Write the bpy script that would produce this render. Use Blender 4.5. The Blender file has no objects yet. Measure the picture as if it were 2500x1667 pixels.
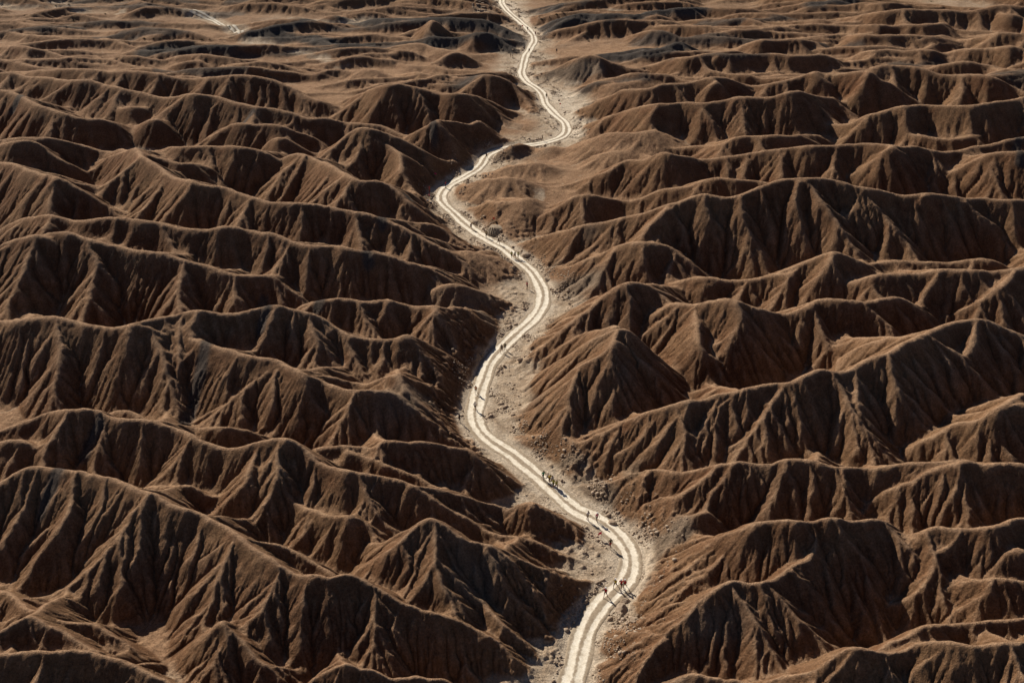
import bpy, bmesh, math, random
import numpy as np
from mathutils import Vector, Matrix

R = math.radians
random.seed(7)
rng = np.random.default_rng(11)
scene = bpy.context.scene
COL = scene.collection

# ------------------------------------------------------------------ camera, world, sun, exposure
CAM_H, PITCH, FPX = 100.0, R(29.0), 2700.0
cam_data = bpy.data.cameras.new('camera')
cam = bpy.data.objects.new('camera', cam_data)
COL.objects.link(cam)
cam.location = (0, 0, CAM_H)
cam.rotation_euler = (math.pi / 2 - PITCH, 0, 0)
cam_data.sensor_width = 36.0
cam_data.lens = 36.0 * FPX / 2500.0
cam_data.clip_start = 1.0
cam_data.clip_end = 20000.0
scene.camera = cam

SUN_DIR = Vector((-0.76, 1.0, 0.80)).normalized()          # from the ground towards the sun
sun_el = math.asin(SUN_DIR.z)
sun_az = math.atan2(SUN_DIR.x, SUN_DIR.y)
world = bpy.data.worlds.new('World')
scene.world = world
world.use_nodes = True
wn = world.node_tree.nodes
wl = world.node_tree.links
wn.clear()
w_out = wn.new('ShaderNodeOutputWorld')
w_bg = wn.new('ShaderNodeBackground')
w_sky = wn.new('ShaderNodeTexSky')
w_sky.sky_type = 'NISHITA'
w_sky.sun_disc = False
w_sky.sun_elevation = sun_el
w_sky.sun_rotation = sun_az
w_sky.air_density = 0.4
w_sky.dust_density = 0.2
w_sky.ozone_density = 1.0
w_bg.inputs['Strength'].default_value = 0.05
wl.new(w_sky.outputs[0], w_bg.inputs[0])
wl.new(w_bg.outputs[0], w_out.inputs[0])

sun_data = bpy.data.lights.new('sun', 'SUN')
sun_data.energy = 5.0
sun_data.angle = R(0.5)
sun_data.color = (1.0, 0.90, 0.76)
sun = bpy.data.objects.new('sun', sun_data)
COL.objects.link(sun)
sun.rotation_euler = (-SUN_DIR).to_track_quat('-Z', 'Y').to_euler()

scene.view_settings.view_transform = 'Standard'
scene.view_settings.look = 'None'
scene.view_settings.exposure = 0.36
scene.view_settings.gamma = 1.0
scene.view_settings.use_curve_mapping = False

# ------------------------------------------------------------------ photograph point -> place
FWD = np.array([0, math.cos(PITCH), -math.sin(PITCH)])
UPV = np.array([0, math.sin(PITCH), math.cos(PITCH)])
def place(u, v, h=0.0):
    """the point at height h that the photograph (2500 x 1667) shows at u, v"""
    d = FWD + (u - 1250.0) / FPX * np.array([1.0, 0, 0]) + (833.5 - v) / FPX * UPV
    if d[2] > -0.02:
        d[2] = -0.02
    t = (h - CAM_H) / d[2]
    return np.array([d[0] * t, d[1] * t, h])
RIDGES = '''
p 0,72,3 140,80,4 225,95,2
p 0,48,3 110,52,4 190,58,3 240,70,1
p 0,104,5 45,102,6 77,105,6 114,114,5 149,130,4 181,145,2
pd 355,137,2 378,120,4 436,110,5 505,105,6 564,105,6 620,114,4
p 383,149,2 431,130,4 484,121,5 527,125,5 572,136,4 625,137,3
p 35,168,5 106,160,7 149,158,7.5 205,164,7.5 266,162,8 340,165,8 399,176,7.5 465,184,7 521,178,8 585,174,8.5 625,175,8.5 652,182,8 702,199,7 737,220,5.5 758,234,5 795,237,5 822,250,3.5 835,255,3
p 0,166,9 29,168,9 50,177,8.5 112,178,9 149,185,9 194,187,9.5 223,188,9.5 255,198,9 295,207,9 346,217,8.5 396,226,8.5 436,223,9 479,218,10 516,223,9.5 566,239,9 625,254,8.5 652,257,8 694,262,8 731,278,7 763,281,7 800,278,7 838,290,5.5 880,290,6 907,292,6 940,300,5.5 968,314,5 1011,333,4 1050,354,2.5
p 0,209,10 29,213,10 56,231,9.5 88,247,9.5 120,258,9 165,271,8.5 223,279,8 239,277,8 266,287,6.5 293,298,5 322,310,2.5
s 253,278,4 282,262,6 316,251,7.5 348,254,7 378,266,5.5 394,278,4 418,289,2
s 309,322,2 338,300,5 375,275,8 399,290,5.5 428,314,2
p 0,330,10 80,328,10 114,326,10 160,330,9 191,342,8 229,354,7 266,359,6.5 293,360,7.5 314,356,9 332,354,10.5
s 332,354,10.5 290,368,8 240,385,5.5 205,400,3
p 332,354,10.5 356,369,9.5 386,378,9 418,388,9 452,386,9 484,391,8 521,407,6
p 367,363,5 399,354,7.5 420,346,9 452,351,9 505,350,9 540,352,9 580,346,10 625,359,9 641,360,9 660,372,8 672,380,7
s 0,343,10 40,333,11 77,330,11 106,348,8.5 138,375,6.5 173,399,4.5 210,416,2
p 0,385,10 40,392,10.5 80,408,11 110,416,11 144,425,11 170,438,10 202,457,8 234,478,6.5 266,494,5 308,521,3
s 133,426,11 101,470,7 58,521,3
s 112,417,11 80,452,7.5 43,518,3
s 53,400,10 30,450,7 21,491,5
p 332,354,10.5 345,371,11.5 380,395,11 415,417,11 447,433,11.5 473,436,12 505,440,12 545,445,11.5 574,462,11 625,474,11 646,480,11 713,487,11 739,486,11 785,493,10.5 827,498,10.5 886,509,10 926,521,9.5 971,537,9 1013,558,8 1050,577,7 1077,593,5.5 1109,611,4
l 1112,612,4 1144,608,4.5 1162,615,4 1189,618,3.5 1221,634,2 1247,651,0.5
s 345,371,11.5 303,417,8 240,470,4
s 350,376,11.5 345,420,8 310,490,4
s 470,437,12 452,470,9 425,497,6 388,528,3
s 401,412,11 375,460,7.5 340,515,4
p 0,550,6 16,537,8 50,522,10 106,521,11 170,529,11 207,530,11.5 266,521,12 308,523,12 354,530,12 391,530,12 436,545,11.5 476,547,11.5 505,554,11 540,539,12 556,546,11.5 585,546,11.5 625,557,11 649,563,11 673,562,11 692,569,11 715,582,10.5 774,589,10.5 798,595,10 819,594,10 851,604,10 886,603,10 915,603,10 941,607,9.5 971,618,9 997,634,8 1040,646,6.5 1077,656,5 1100,668,3.5 1120,680,2
p 0,590,11 32,574,12 66,565,13 93,563,13 114,574,12 138,593,11 170,611,10 186,616,9.5 221,640,8.5 253,662,7.5 290,683,6.5 316,704,5.5 346,725,4.5 378,744,3.5 407,763,2
p 106,567,12 128,561,12.5 146,562,12.5 160,557,13 186,570,12 234,579,12 290,591,11.5 322,604,11 359,607,11 399,611,11 431,623,10.5 484,630,10 521,644,9.5 566,658,9 598,662,8.5 625,660,8.5 670,662,8 699,670,7 713,671,6.5 742,683,5.5 774,694,4.5 811,703,3.5 846,715,2.5 880,722,1.5
p 726,751,5 753,733,8 785,727,9 827,720,9 854,721,9 880,727,8.5 918,717,9 947,715,9 976,725,8 1003,735,7.5 1027,740,7.5 1056,736,8 1082,736,8.5 1104,747,7 1138,751,6 1178,760,4 1207,776,2 1237,789,0.5
s 944,721,9 939,752,7 904,789,3
s 1082,739,8.5 1056,763,6 1024,797,3
s 1035,733,1 1056,699,4 1077,683,6 1104,678,6.5 1130,684,6 1146,692,5.5 1178,702,4 1210,717,2.5 1247,740,0.5
p 0,772,11 40,772,11.5 72,764,12 98,761,12 133,765,12 165,775,11.5 197,781,11.5 234,788,11.5 282,791,11.5 319,783,12 356,777,12 394,765,12 425,759,12 457,749,12.5 484,744,13 500,751,12.5 537,756,12 585,755,12 625,745,12 652,736,12.5 670,735,12.5 689,741,12 726,752,11.5 766,760,11 795,776,10 822,795,9 856,808,9 891,813,8.5 926,817,8.5 963,821,8 984,811,9 995,807,9 1019,816,8 1048,832,6 1090,858,4 1117,874,2.5 1152,890,0.5
s 500,752,12.5 521,773,10 548,797,8 580,816,6 612,833,4
s 723,792,8 742,781,9 763,787,8.5 795,808,7.5 822,834,6.5 854,837,6.5 880,853,5.5 902,865,4.5 926,885,3 955,906,2
s 484,748,13 460,800,9 449,837,8 436,887,6 386,927,4 370,960,3
s 670,740,12.5 650,800,8 630,850,5
s 390,812,10 360,870,7 314,938,4
p 319,789,12 354,792,11.5 386,808,10.5 415,817,10 463,824,10 492,821,10.5 521,834,10.5 559,847,10.5 593,854,10.5 625,861,10.5 673,867,10.5 699,882,10 731,898,10 742,903,10
p 742,903,10 774,909,8.5 816,909,8 838,919,7 872,926,6.5 896,928,6.5 925,918,7.5 955,906,8.5 992,904,9 1013,891,10 1027,894,10 1050,914,8 1077,927,6 1104,946,3.5 1125,954,2
p 742,903,10 785,915,9 827,932,9 846,939,9 880,946,9 915,944,9 944,950,8.5 971,959,8 997,980,7 1024,991,6 1056,1007,4.5 1088,1020,3 1117,1036,1
s 742,905,10 750,930,8.5 755,958,7.5 774,983,6 798,1005,5 827,1028,3.5 854,1055,2 872,1072,1
s 745,905,9.5 785,940,7 827,991,5 864,1025,3
s 925,955,8.5 925,967,7.5 912,1015,4.5 878,1068,1
s 1000,985,7 1015,1000,5.5 1050,1033,3.5 1112,1084,0.5
s 40,774,11.5 62,800,10 101,834,9 117,847,8.5 149,866,7.5 186,898,6 221,927,5 255,959,3.5 290,983,2
p 0,1039,8 45,1025,9 101,1004,10 138,992,11 181,983,12 221,982,12 237,990,11.5 255,999,11 282,1008,11 303,1013,11 370,1014,11 391,1018,11 415,1028,10.5 444,1044,10 473,1063,9.5 505,1076,9.5 553,1089,9 585,1079,10 625,1073,10.5 665,1060,11.5 707,1059,12 721,1065,11.5 742,1081,11 769,1105,10.5 790,1121,10 816,1129,10 846,1140,10 880,1150,9.5 904,1149,9.5 931,1158,9 968,1161,9 997,1172,8.5 1008,1178,8.5
p 1008,1178,8.5 1040,1180,8 1072,1188,7 1104,1201,6 1130,1201,6 1170,1209,5 1205,1217,4 1223,1228,3 1234,1244,2
p 1008,1178,8.5 1040,1204,7.5 1077,1230,6.5 1130,1250,5.5 1157,1271,4.5 1181,1290,4 1197,1293,4 1223,1303,3.5 1250,1306,3.5 1285,1315,3 1311,1315,3 1338,1327,2.5 1364,1340,2 1399,1356,1 1436,1370,0.3
s 237,991,11.5 250,1050,8.5 255,1060,8 282,1075,6.5 314,1103,5.5 346,1129,4.5 380,1150,3.5 407,1161,3 425,1177,2
s 250,1060,8 213,1095,5 176,1132,2
s 261,996,6 282,988,7 303,988,7 327,999,6.5 348,1010,6
s 452,1044,5 492,1032,7 537,1024,8 572,1032,7 625,1050,5 650,1057,4
s 640,1075,10.5 620,1110,9.5 606,1140,9 600,1165,8.5 580,1193,6.5 532,1233,3
p 846,1089,8 870,1097,7.5 891,1111,7 944,1129,6.5 979,1143,6 1016,1158,5.5 1061,1177,5 1104,1200,4
p 774,1076,8 816,1077,8 851,1077,8 880,1081,7.5 907,1087,7 931,1073,8 952,1057,9 968,1065,8.5 1011,1068,8 1064,1071,7.5 1098,1087,6.5 1136,1084,6.5 1146,1095,6 1170,1119,5 1186,1124,4 1191,1125,4 1215,1140,3 1250,1148,1.5
s 1234,1244,1.5 1250,1233,3 1282,1217,4.5 1306,1205,5.5 1338,1220,4 1364,1236,3 1378,1250,2.5 1399,1279,1.5 1415,1308,1 1433,1338,0.3
p 0,1068,9 27,1065,9.5 48,1069,9 69,1087,8 96,1103,7 128,1116,6 170,1131,4
p 0,1177,9 40,1145,10.5 74,1127,12 106,1127,12 149,1135,12 181,1137,12 231,1148,12 255,1152,12 282,1161,12 306,1169,12 327,1185,12 346,1189,12 372,1192,12 404,1225,11 436,1234,11 463,1236,11 492,1250,10.5 519,1261,10.5 545,1274,10.5 574,1290,10.5 625,1338,10 652,1356,10 678,1367,10 702,1380,9.5 721,1391,9.5 745,1388,10 774,1387,10 803,1395,10 827,1388,10 851,1387,10 872,1392,9.5 904,1412,9 944,1439,8 981,1468,7 1003,1468,7 1029,1484,6.5 1056,1485,6.5 1077,1497,6 1112,1508,5.5 1138,1519,5 1183,1545,3.5 1218,1569,2.5 1250,1604,1
s 346,1190,12 322,1232,10 300,1274,8 255,1340,6 181,1428,3.5 133,1490,2
s 360,1195,12 348,1240,10 340,1282,9 335,1338,7 314,1378,6 253,1479,2
s 255,1155,12 245,1240,9 231,1306,7 173,1338,5.5 112,1410,3 88,1476,2
s 306,1172,12 270,1230,9.5 225,1270,8
s 181,1140,12 175,1200,10 170,1263,9 120,1322,7 82,1367,5 43,1428,3
s 149,1137,12 155,1200,10 160,1250,8.5 88,1303,6.5 48,1348,5 0,1380,4
s 90,1128,12 60,1200,9 40,1260,7 10,1310,5
s 574,1290,10.5 572,1324,9.5 527,1420,6 452,1484,3
s 500,1255,10.5 490,1300,8 470,1350,6
s 640,1350,10 665,1404,8.5 771,1519,5 864,1617,1.5
s 372,1192,12 400,1270,8 420,1330,6 440,1400,4
s 625,1320,9 660,1316,9 686,1327,8.5 713,1338,8 739,1354,7.5 785,1378,7 816,1387,7
s 330,1180,6 386,1172,7 431,1180,7 457,1165,8 487,1182,6 532,1204,4
p 606,1169,8.5 625,1174,8 657,1188,8 691,1204,7.5 718,1217,7 750,1230,7 808,1253,7 832,1259,7 851,1256,7.5 875,1263,7 918,1287,5 944,1299,4 957,1314,2
p 880,1388,3 912,1364,5 944,1338,6.5 976,1316,8 1011,1279,9.5 1048,1251,11 1066,1263,10.5 1088,1279,9.5 1120,1303,8.5 1130,1318,8 1157,1320,8 1191,1322,8 1210,1327,7.5 1250,1342,6 1303,1367,4.5 1338,1386,3.5 1370,1400,2.5 1399,1410,1.5 1436,1431,0.4
s 1157,1324,8 1130,1356,7 1112,1420,4.5 1066,1484,2
s 1030,1300,9 1013,1378,6 949,1439,3
s 1195,1325,8 1250,1367,6 1290,1420,4 1335,1480,1.5
s 1190,1340,7.5 1230,1440,4.5 1290,1503,2.5 1320,1527,1.5 1350,1552,0.6
s 1160,1440,5 1220,1530,3.5 1277,1561,2 1303,1580,1.5 1320,1604,0.5
p 742,1667,7 785,1636,8 827,1614,9 846,1606,9.5 872,1620,9 902,1622,9 952,1649,8 984,1644,8 1024,1644,8 1056,1657,7 1088,1656,7 1104,1667,6 1150,1690,4 1220,1720,1
p 0,1431,6 27,1436,6 58,1463,6.5 77,1481,7 112,1495,7 149,1504,7 181,1507,7 229,1519,6.5 266,1540,6 311,1564,5 346,1590,4 372,1609,3 394,1630,2
p 0,1537,9 40,1513,9.5 69,1497,9.5 88,1505,9 149,1535,8.5 184,1556,8 231,1580,7.5 277,1593,6.5 319,1614,5 354,1638,3.5 388,1660,2
s 229,1583,7.5 186,1617,5.5 133,1667,3
p 468,1569,2 503,1540,4.5 540,1512,7.5 572,1537,6.5 601,1566,5.5 625,1593,5 655,1625,4 680,1650,3
s 540,1515,7.5 561,1564,5.5 553,1603,4.5 540,1650,3
p -60,1600,9 0,1620,8 80,1660,7 150,1720,5
pd 1293,74,1 1330,53,3 1364,37,5 1399,28,6 1423,24,6 1476,27,6.5 1516,25,6.5 1556,28,6.5 1590,19,6.5 1636,12,7 1691,9,7 1718,16,5 1737,27,3
sd 1316,85,1 1356,53,4 1394,39,5 1420,37,5 1447,48,4 1471,64,3 1487,80,1
sd 1327,35,0.5 1356,11,4 1370,1,5 1399,5,4 1436,16,1
p 1606,58,2 1644,50,3 1702,37,4 1768,45,4 1814,35,5 1835,40,5 1875,61,3
p 1378,162,2 1388,144,4 1412,136,5 1436,124,6.5 1457,124,6.5 1484,138,5 1516,160,3 1535,170,1
pd 1484,128,4 1524,130,4 1556,121,5 1601,112,6 1622,109,6 1644,96,7 1665,97,6 1691,106,5 1715,122,3
p 1505,184,1 1556,162,3 1604,149,4 1641,133,6 1681,133,7 1721,125,7 1742,122,7 1755,125,7 1803,126,7 1835,124,7 1875,122,7 1934,128,7 1987,122,7 2013,125,6.5 2040,138,5 2066,149,3 2096,161,1
s 1755,127,7 1737,146,4.5 1715,165,2
p 1622,181,1.5 1654,173,3 1689,170,3 1721,160,4 1755,157,4 1779,168,2.5
l 1370,242,0 1410,226,1.5 1436,218,2.5 1476,207,4 1516,201,5 1569,191,5 1617,186,5 1636,184,5 1689,189,4
p 1388,269,0.5 1436,250,2.5 1489,231,5 1511,215,6.5 1543,209,7.5 1588,209,8 1614,195,8.5 1676,193,8.5 1707,184,9 1742,180,9.5 1771,181,9 1803,191,8 1835,205,6 1840,223,3
s 1750,186,9.5 1715,213,6 1668,240,2.5
p 1840,200,7 1875,193,8 1928,183,8.5 1963,173,9 1992,160,10 2013,170,9 2035,174,9 2061,170,9.5 2104,161,10.5 2125,161,10.5 2141,181,9 2168,197,7.5 2210,215,5.5 2247,231,4 2270,243,2.5
p 2114,161,9 2141,149,10 2157,146,10 2221,152,9.5 2274,165,9 2311,176,8.5 2362,170,9 2420,178,9 2460,191,8 2500,213,6
s 2125,165,10.5 2104,207,6 2072,239,3
s 1992,162,10 2003,181,9 2045,213,6 2072,239,4 2114,268,2
s 2354,221,4 2380,205,6 2407,193,7.5 2428,210,5.5 2452,231,3
s 2293,242,2 2311,223,4 2327,215,5 2348,226,4 2370,245,2
p 1420,298,0.5 1471,290,2 1489,277,4 1516,263,6 1548,254,7.5 1582,249,8.5 1606,246,9 1644,247,9 1665,242,9 1707,243,9.5 1755,241,9.5 1798,233,10 1816,234,10 1846,229,10.5 1875,229,10.5 1910,223,11 1934,217,11.5 1955,217,11 1973,222,10 2003,227,9 2024,229,8.5 2045,239,6.5 2072,253,4 2114,270,1.5
s 1798,236,10 1768,277,6.5 1702,316,2
s 1604,250,9 1580,287,5 1550,319,2
l 1388,364,0.5 1420,348,2 1441,343,3 1463,334,4.5 1476,319,6.5 1503,318,7 1550,323,7 1582,316,7.5 1609,319,7 1636,330,5 1681,348,2
p 1553,370,3 1609,359,4 1676,351,4.5 1729,347,5 1755,346,5.5 1779,335,7 1803,324,8 1835,323,8 1875,326,8 1915,324,8 1947,319,8 1968,323,7 1992,322,6 2035,340,4
p 1976,319,4 2027,301,6 2061,294,7 2088,290,7 2106,279,8 2122,269,9 2160,258,10 2181,251,10 2210,250,10.5 2247,243,10.5 2269,243,10.5 2290,247,10.5 2340,246,11 2380,249,11 2420,243,11 2460,237,11 2500,229,11
s 2418,247,11 2394,279,7 2354,324,2.5
p 2154,340,5 2189,327,6 2250,322,7 2287,326,7 2324,330,7 2375,326,7 2412,323,7 2434,314,7 2460,314,7 2500,311,7
p 1702,380,6.5 1742,378,7 1795,370,7.5 1835,364,8 1875,360,8.5 1928,354,9 1981,346,10 2035,344,10 2061,342,10 2088,344,10 2122,339,10.5 2181,343,11 2207,347,10.5 2234,346,10 2269,356,9.5 2301,362,9 2343,358,9 2380,351,9 2420,343,9.5 2452,336,10 2481,330,10 2500,327,10
p 1324,468,0.5 1378,444,2 1431,428,3.5 1484,415,5 1505,396,6 1529,383,6.5 1569,383,6.5 1593,375,7.5 1609,367,8.5 1628,365,9 1654,370,8.5 1678,372,8 1702,380,7
l 1402,396,1 1436,380,2.5 1476,367,4.5 1505,363,5 1537,364,5 1569,372,4.5 1596,375,5
s 1569,385,6.5 1590,430,4 1609,452,2
s 2183,347,11 2207,367,9.5 2247,391,7.5 2279,415,6 2282,438,4.5 2327,467,2
s 2180,347,11 2141,380,7.5 2096,410,4.5 2077,440,2
p 2295,440,3 2322,416,5 2367,388,7.5 2420,367,10 2460,362,10.5 2500,360,11
p 1250,557,0.5 1298,531,2.5 1343,509,4 1367,494,5 1399,478,6 1426,468,6.5 1452,466,7 1484,473,6 1516,481,5 1556,481,4.5 1585,465,6 1614,452,7.5 1644,450,8 1689,449,8 1715,436,9 1742,426,10 1761,424,10 1795,428,10 1835,433,9.5 1875,436,9.5
p 1290,600,0.5 1330,582,2.5 1370,566,4.5 1410,545,6.5 1436,541,7 1489,531,8 1537,518,9 1590,503,10.5 1622,489,11.5 1657,481,12 1697,470,12.5 1726,463,13 1763,466,13 1800,465,13 1835,454,13.5 1875,441,14 1904,429,14.5 1947,426,14.5 1963,428,14.5 1992,425,14.5 2035,429,14 2056,434,14 2077,442,13.5 2101,450,13 2130,454,13 2162,454,13 2184,461,12.5 2213,465,12.5 2247,462,12.5 2269,462,12.5 2306,467,12 2327,473,11.5 2356,481,11 2375,478,11 2404,473,11 2436,478,11 2500,477,11
s 1957,433,14.5 1936,475,11.5 1955,518,9 1960,555,7.5 1971,571,6.5 1989,592,5 2005,608,4
s 2263,465,12.5 2229,497,9.5 2197,531,6.5 2173,571,3.5
s 2362,486,11 2407,534,8 2447,577,5 2484,616,2
s 1723,466,13 1718,502,11 1755,537,8.5 1795,566,6 1835,624,2
s 1633,490,12 1596,531,9 1566,577,6
s 1816,465,13 1808,505,10.5 1830,560,7 1860,610,4
s 2184,461,12.5 2160,505,9.5
p 1338,659,0.5 1383,648,2 1436,624,4.5 1481,603,6.5 1505,591,7.5 1537,582,8.5 1564,582,9 1604,590,8.5 1633,590,8 1665,614,6 1686,638,4 1718,662,2
s 1505,595,7.5 1468,648,4.5 1436,672,2.5 1399,699,0.5
p 1622,699,2 1649,683,4 1681,672,6 1713,664,7 1739,667,7 1766,674,6.5 1809,675,6.5 1848,671,7 1875,666,7 1928,666,7.5 1947,648,8 1963,627,9.5 1995,618,10 2019,607,11 2040,603,11.5 2061,611,10.5 2088,627,9 2114,640,7.5 2141,638,7.5 2186,631,8 2218,631,8 2255,635,8 2279,631,8 2300,634,8 2348,630,8 2391,622,8.5 2417,622,8.5 2447,635,6 2473,648,3
s 2035,605,11.5 2025,640,8.5 1995,670,6.5 1976,707,3.5
p 1952,717,3 1995,704,5 2035,692,6.5 2061,695,7 2082,686,8 2114,672,9 2144,660,10 2168,659,10 2189,660,10 2215,655,10 2245,656,10 2269,650,10.5 2295,644,11 2327,644,11 2362,647,11 2394,648,11 2418,654,10.5 2452,652,10.5 2476,648,11 2500,640,11
s 2300,646,11 2260,704,7 2239,736,4
p 2492,645,11 2460,683,10 2407,720,8.5 2340,749,6 2277,781,3
p 1378,795,0.5 1394,771,2 1415,752,3.5 1434,731,5 1449,718,6.5 1463,719,7 1484,707,8 1505,691,9.5 1527,678,11 1543,675,11 1561,679,10.5 1590,691,9 1617,702,7.5 1641,712,6.5 1668,728,5
s 1559,681,10.5 1537,718,7 1513,752,4
p 1585,768,5.5 1606,755,7 1633,736,9 1662,731,9.5 1686,737,9.5 1713,739,10 1737,732,10.5 1755,723,11 1782,718,12 1803,723,11.5 1830,739,10.5 1856,752,9.5 1875,757,9 1907,764,8 1928,760,8.5 1955,749,9 1981,740,9.5 1995,725,9.5 2019,723,10 2061,724,10 2106,725,10 2141,723,10 2173,715,10 2194,715,9.5 2218,728,8 2242,747,6 2274,765,3
s 1800,724,12 1816,768,10 1795,800,8 1775,850,5
s 1830,739,10.5 1880,790,7.5 1930,833,5
s 1695,738,9.5 1705,800,9 1713,839,8 1739,855,7 1774,887,5 1827,922,2
s 1990,735,9.5 1960,790,6 1950,815,4
p 1390,820,0.5 1420,808,1.5 1447,793,3 1463,773,5 1489,760,6.5 1524,753,7.5 1548,757,7 1569,760,6.5 1585,769,5.5
p 1524,788,13 1505,790,13 1495,815,12.5 1495,834,12 1460,866,10 1415,882,8 1396,914,6.5 1356,954,4.5 1338,972,4 1348,999,3 1375,1030,1.5 1410,1065,0.5
s 1524,788,13 1529,834,11 1556,863,9 1596,900,6.5 1628,932,4.5 1652,954,3
s 1505,790,13 1481,800,11 1440,822,8 1399,858,5 1356,879,3 1324,900,1.5
s 1500,788,12 1450,795,7.5 1400,818,5 1340,865,2 1300,890,0.5
s 1495,834,12 1489,893,8 1478,927,6 1481,994,3
s 1505,830,12 1505,911,8 1489,983,4.5 1476,1015,3
p 1428,1060,2 1471,1036,4 1508,1023,5.5 1540,1016,6.5 1569,1002,7.5 1601,988,8.5 1644,978,9.5 1670,967,10.5 1686,966,10.5 1710,972,10 1737,960,10.5 1763,948,11 1795,950,11 1814,940,11.5 1848,930,12 1875,923,12 1915,926,12 1941,920,12.5 1968,908,13 1992,895,13 2013,890,13 2056,894,13 2085,887,13 2109,877,13 2138,861,13.5 2168,851,14 2189,837,14 2194,828,14 2221,816,14 2255,805,13.5 2301,784,13 2340,771,13 2375,768,13 2402,764,13 2423,771,12.5 2455,787,11.5 2500,808,10
s 2013,892,13 2013,950,10.5 1981,999,7.5 1941,1036,5 1896,1100,2
s 2020,950,10.5 2035,959,10 2074,991,8 2128,1033,5.5 2168,1063,3.5 2189,1095,2
s 2035,959,10 2056,1010,7 2101,1052,4.5 2141,1095,2.5
s 2168,852,14 2183,906,11 2200,960,8 2250,1025,4
s 1686,968,10.5 1676,1004,8 1649,1033,6 1644,1073,4 1650,1130,2
s 1820,940,11.5 1808,978,10 1771,999,8.5 1742,1025,7 1718,1060,5 1697,1121,2.5
s 1827,938,11.5 1827,980,10 1824,1004,8.5 1803,1055,6 1795,1100,4
s 1601,990,8.5 1543,1039,5.5 1503,1060,4 1441,1100,1.5
s 1620,985,9 1570,1060,5.5 1516,1097,3.5 1463,1116,2.5 1425,1161,0.5
s 2390,766,13 2378,837,11 2362,858,10 2327,892,8 2298,938,5.5 2270,975,3
s 2365,855,10 2394,940,5.5 2420,990,3
p 2181,1121,1.5 2207,1100,3 2247,1073,5 2290,1049,7 2322,1025,8.5 2343,1017,9.5 2364,1019,9.5 2394,1012,10 2420,996,11 2447,983,12 2479,976,12 2500,975,12
s 2431,991,11.5 2460,967,12 2500,948,12
s 2362,1020,9.5 2327,1065,6.5 2274,1116,3.5
p 1425,1173,0.5 1473,1168,2 1516,1157,3.5 1564,1145,5 1596,1137,6 1625,1136,6.5 1638,1140,7 1676,1137,7.5 1697,1131,8 1742,1127,9 1761,1123,9.5 1782,1125,9.5 1803,1116,10 1819,1116,10 1838,1123,9.5 1875,1127,9.5 1894,1125,9.5 1910,1116,10 1928,1112,10.5 1976,1113,10.5 2005,1119,10.5 2035,1128,10 2072,1129,10 2114,1135,9.5 2133,1140,9.5 2154,1132,10 2189,1128,10 2210,1119,10.5 2242,1121,10.5 2287,1119,11 2348,1113,11.5 2370,1117,11.5 2388,1123,11.5 2433,1116,12 2473,1116,12 2500,1121,12
s 1590,1140,6 1550,1180,4.5 1521,1214,3 1489,1241,1
s 1761,1125,9.5 1702,1172,7.5 1644,1206,6 1585,1250,3.5 1545,1290,1
s 1644,1204,6 1617,1202,5 1577,1225,3
s 1803,1118,10 1769,1164,8 1729,1201,6.5 1689,1241,4 1655,1280,2
s 1838,1125,9.5 1835,1153,8.5 1803,1180,7 1782,1233,4.5
s 1925,1114,10.5 1905,1170,7.5 1880,1225,5
s 2060,1130,10 2070,1180,7 2050,1230,4.5
p 2088,1249,5 2128,1217,6.5 2157,1198,7.5 2189,1185,8.5 2210,1173,9 2234,1166,9.5 2266,1142,10.5 2300,1133,11 2332,1128,11.5 2370,1119,11.5
s 2335,1129,11.5 2290,1166,9 2266,1206,6.5 2240,1250,4
s 2345,1128,11.5 2330,1190,8 2300,1240,5
p 1596,1303,0.5 1630,1279,2.5 1657,1263,4.5 1691,1250,6 1720,1235,7
p 1614,1447,1 1630,1412,2.5 1665,1383,4 1699,1356,6 1723,1343,7 1750,1327,8 1771,1326,8 1798,1323,8.5 1819,1307,9.5 1835,1290,10 1850,1271,10.5
p 1726,1338,3 1734,1319,5 1755,1300,7 1782,1290,8 1809,1287,8.5 1822,1274,10 1840,1269,11 1875,1268,11 1894,1259,11.5 1915,1255,12 1931,1259,12 1960,1262,11.5 1989,1262,11.5 2008,1254,12 2029,1252,12 2050,1258,11.5 2082,1259,11 2106,1261,11 2130,1253,11 2152,1251,10.5 2176,1262,9 2189,1277,7 2202,1300,4
s 1940,1261,12 1968,1277,11 1997,1308,9 2045,1343,6.5 2088,1380,4 2128,1423,2
s 2035,1254,12 2056,1300,9.5 2088,1327,7.5 2128,1354,5.5 2168,1391,3
pm 1960,1265,11.5 1997,1325,9 1968,1356,9.5 1923,1380,9.5 1875,1403,9.5 1854,1412,9.5 1835,1412,9.5 1811,1408,9.5 1785,1408,9.5 1763,1418,9.5 1747,1426,9.3 1737,1444,9 1702,1468,8 1686,1495,7.5 1641,1521,6.5 1628,1545,5.5 1601,1572,4.5 1569,1577,4 1543,1596,3 1490,1641,1.5 1470,1667,0.5
s 1622,1555,5.5 1585,1601,4 1556,1667,2.5
s 1737,1440,8.5 1717,1447,7 1670,1452,5 1606,1481,2.5 1575,1515,1
s 1850,1412,9.5 1880,1480,7 1910,1540,5 1930,1600,3
s 1935,1380,9.5 1990,1440,6.5 2040,1500,4 2060,1540,3
p 2114,1340,3 2141,1324,4.5 2181,1314,6 2215,1303,7 2245,1298,8 2269,1279,9.5 2290,1273,10.5 2311,1278,10.5 2346,1283,10.5 2375,1283,10.5 2402,1278,11 2434,1281,11 2460,1266,11 2487,1253,11 2500,1250,11
s 2346,1288,10.5 2311,1327,9 2282,1338,8.5 2282,1362,8 2279,1391,7.5 2258,1425,6.5 2260,1470,5 2274,1490,4 2279,1530,2.5
s 2285,1337,8.5 2221,1365,5 2160,1395,2.5
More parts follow.
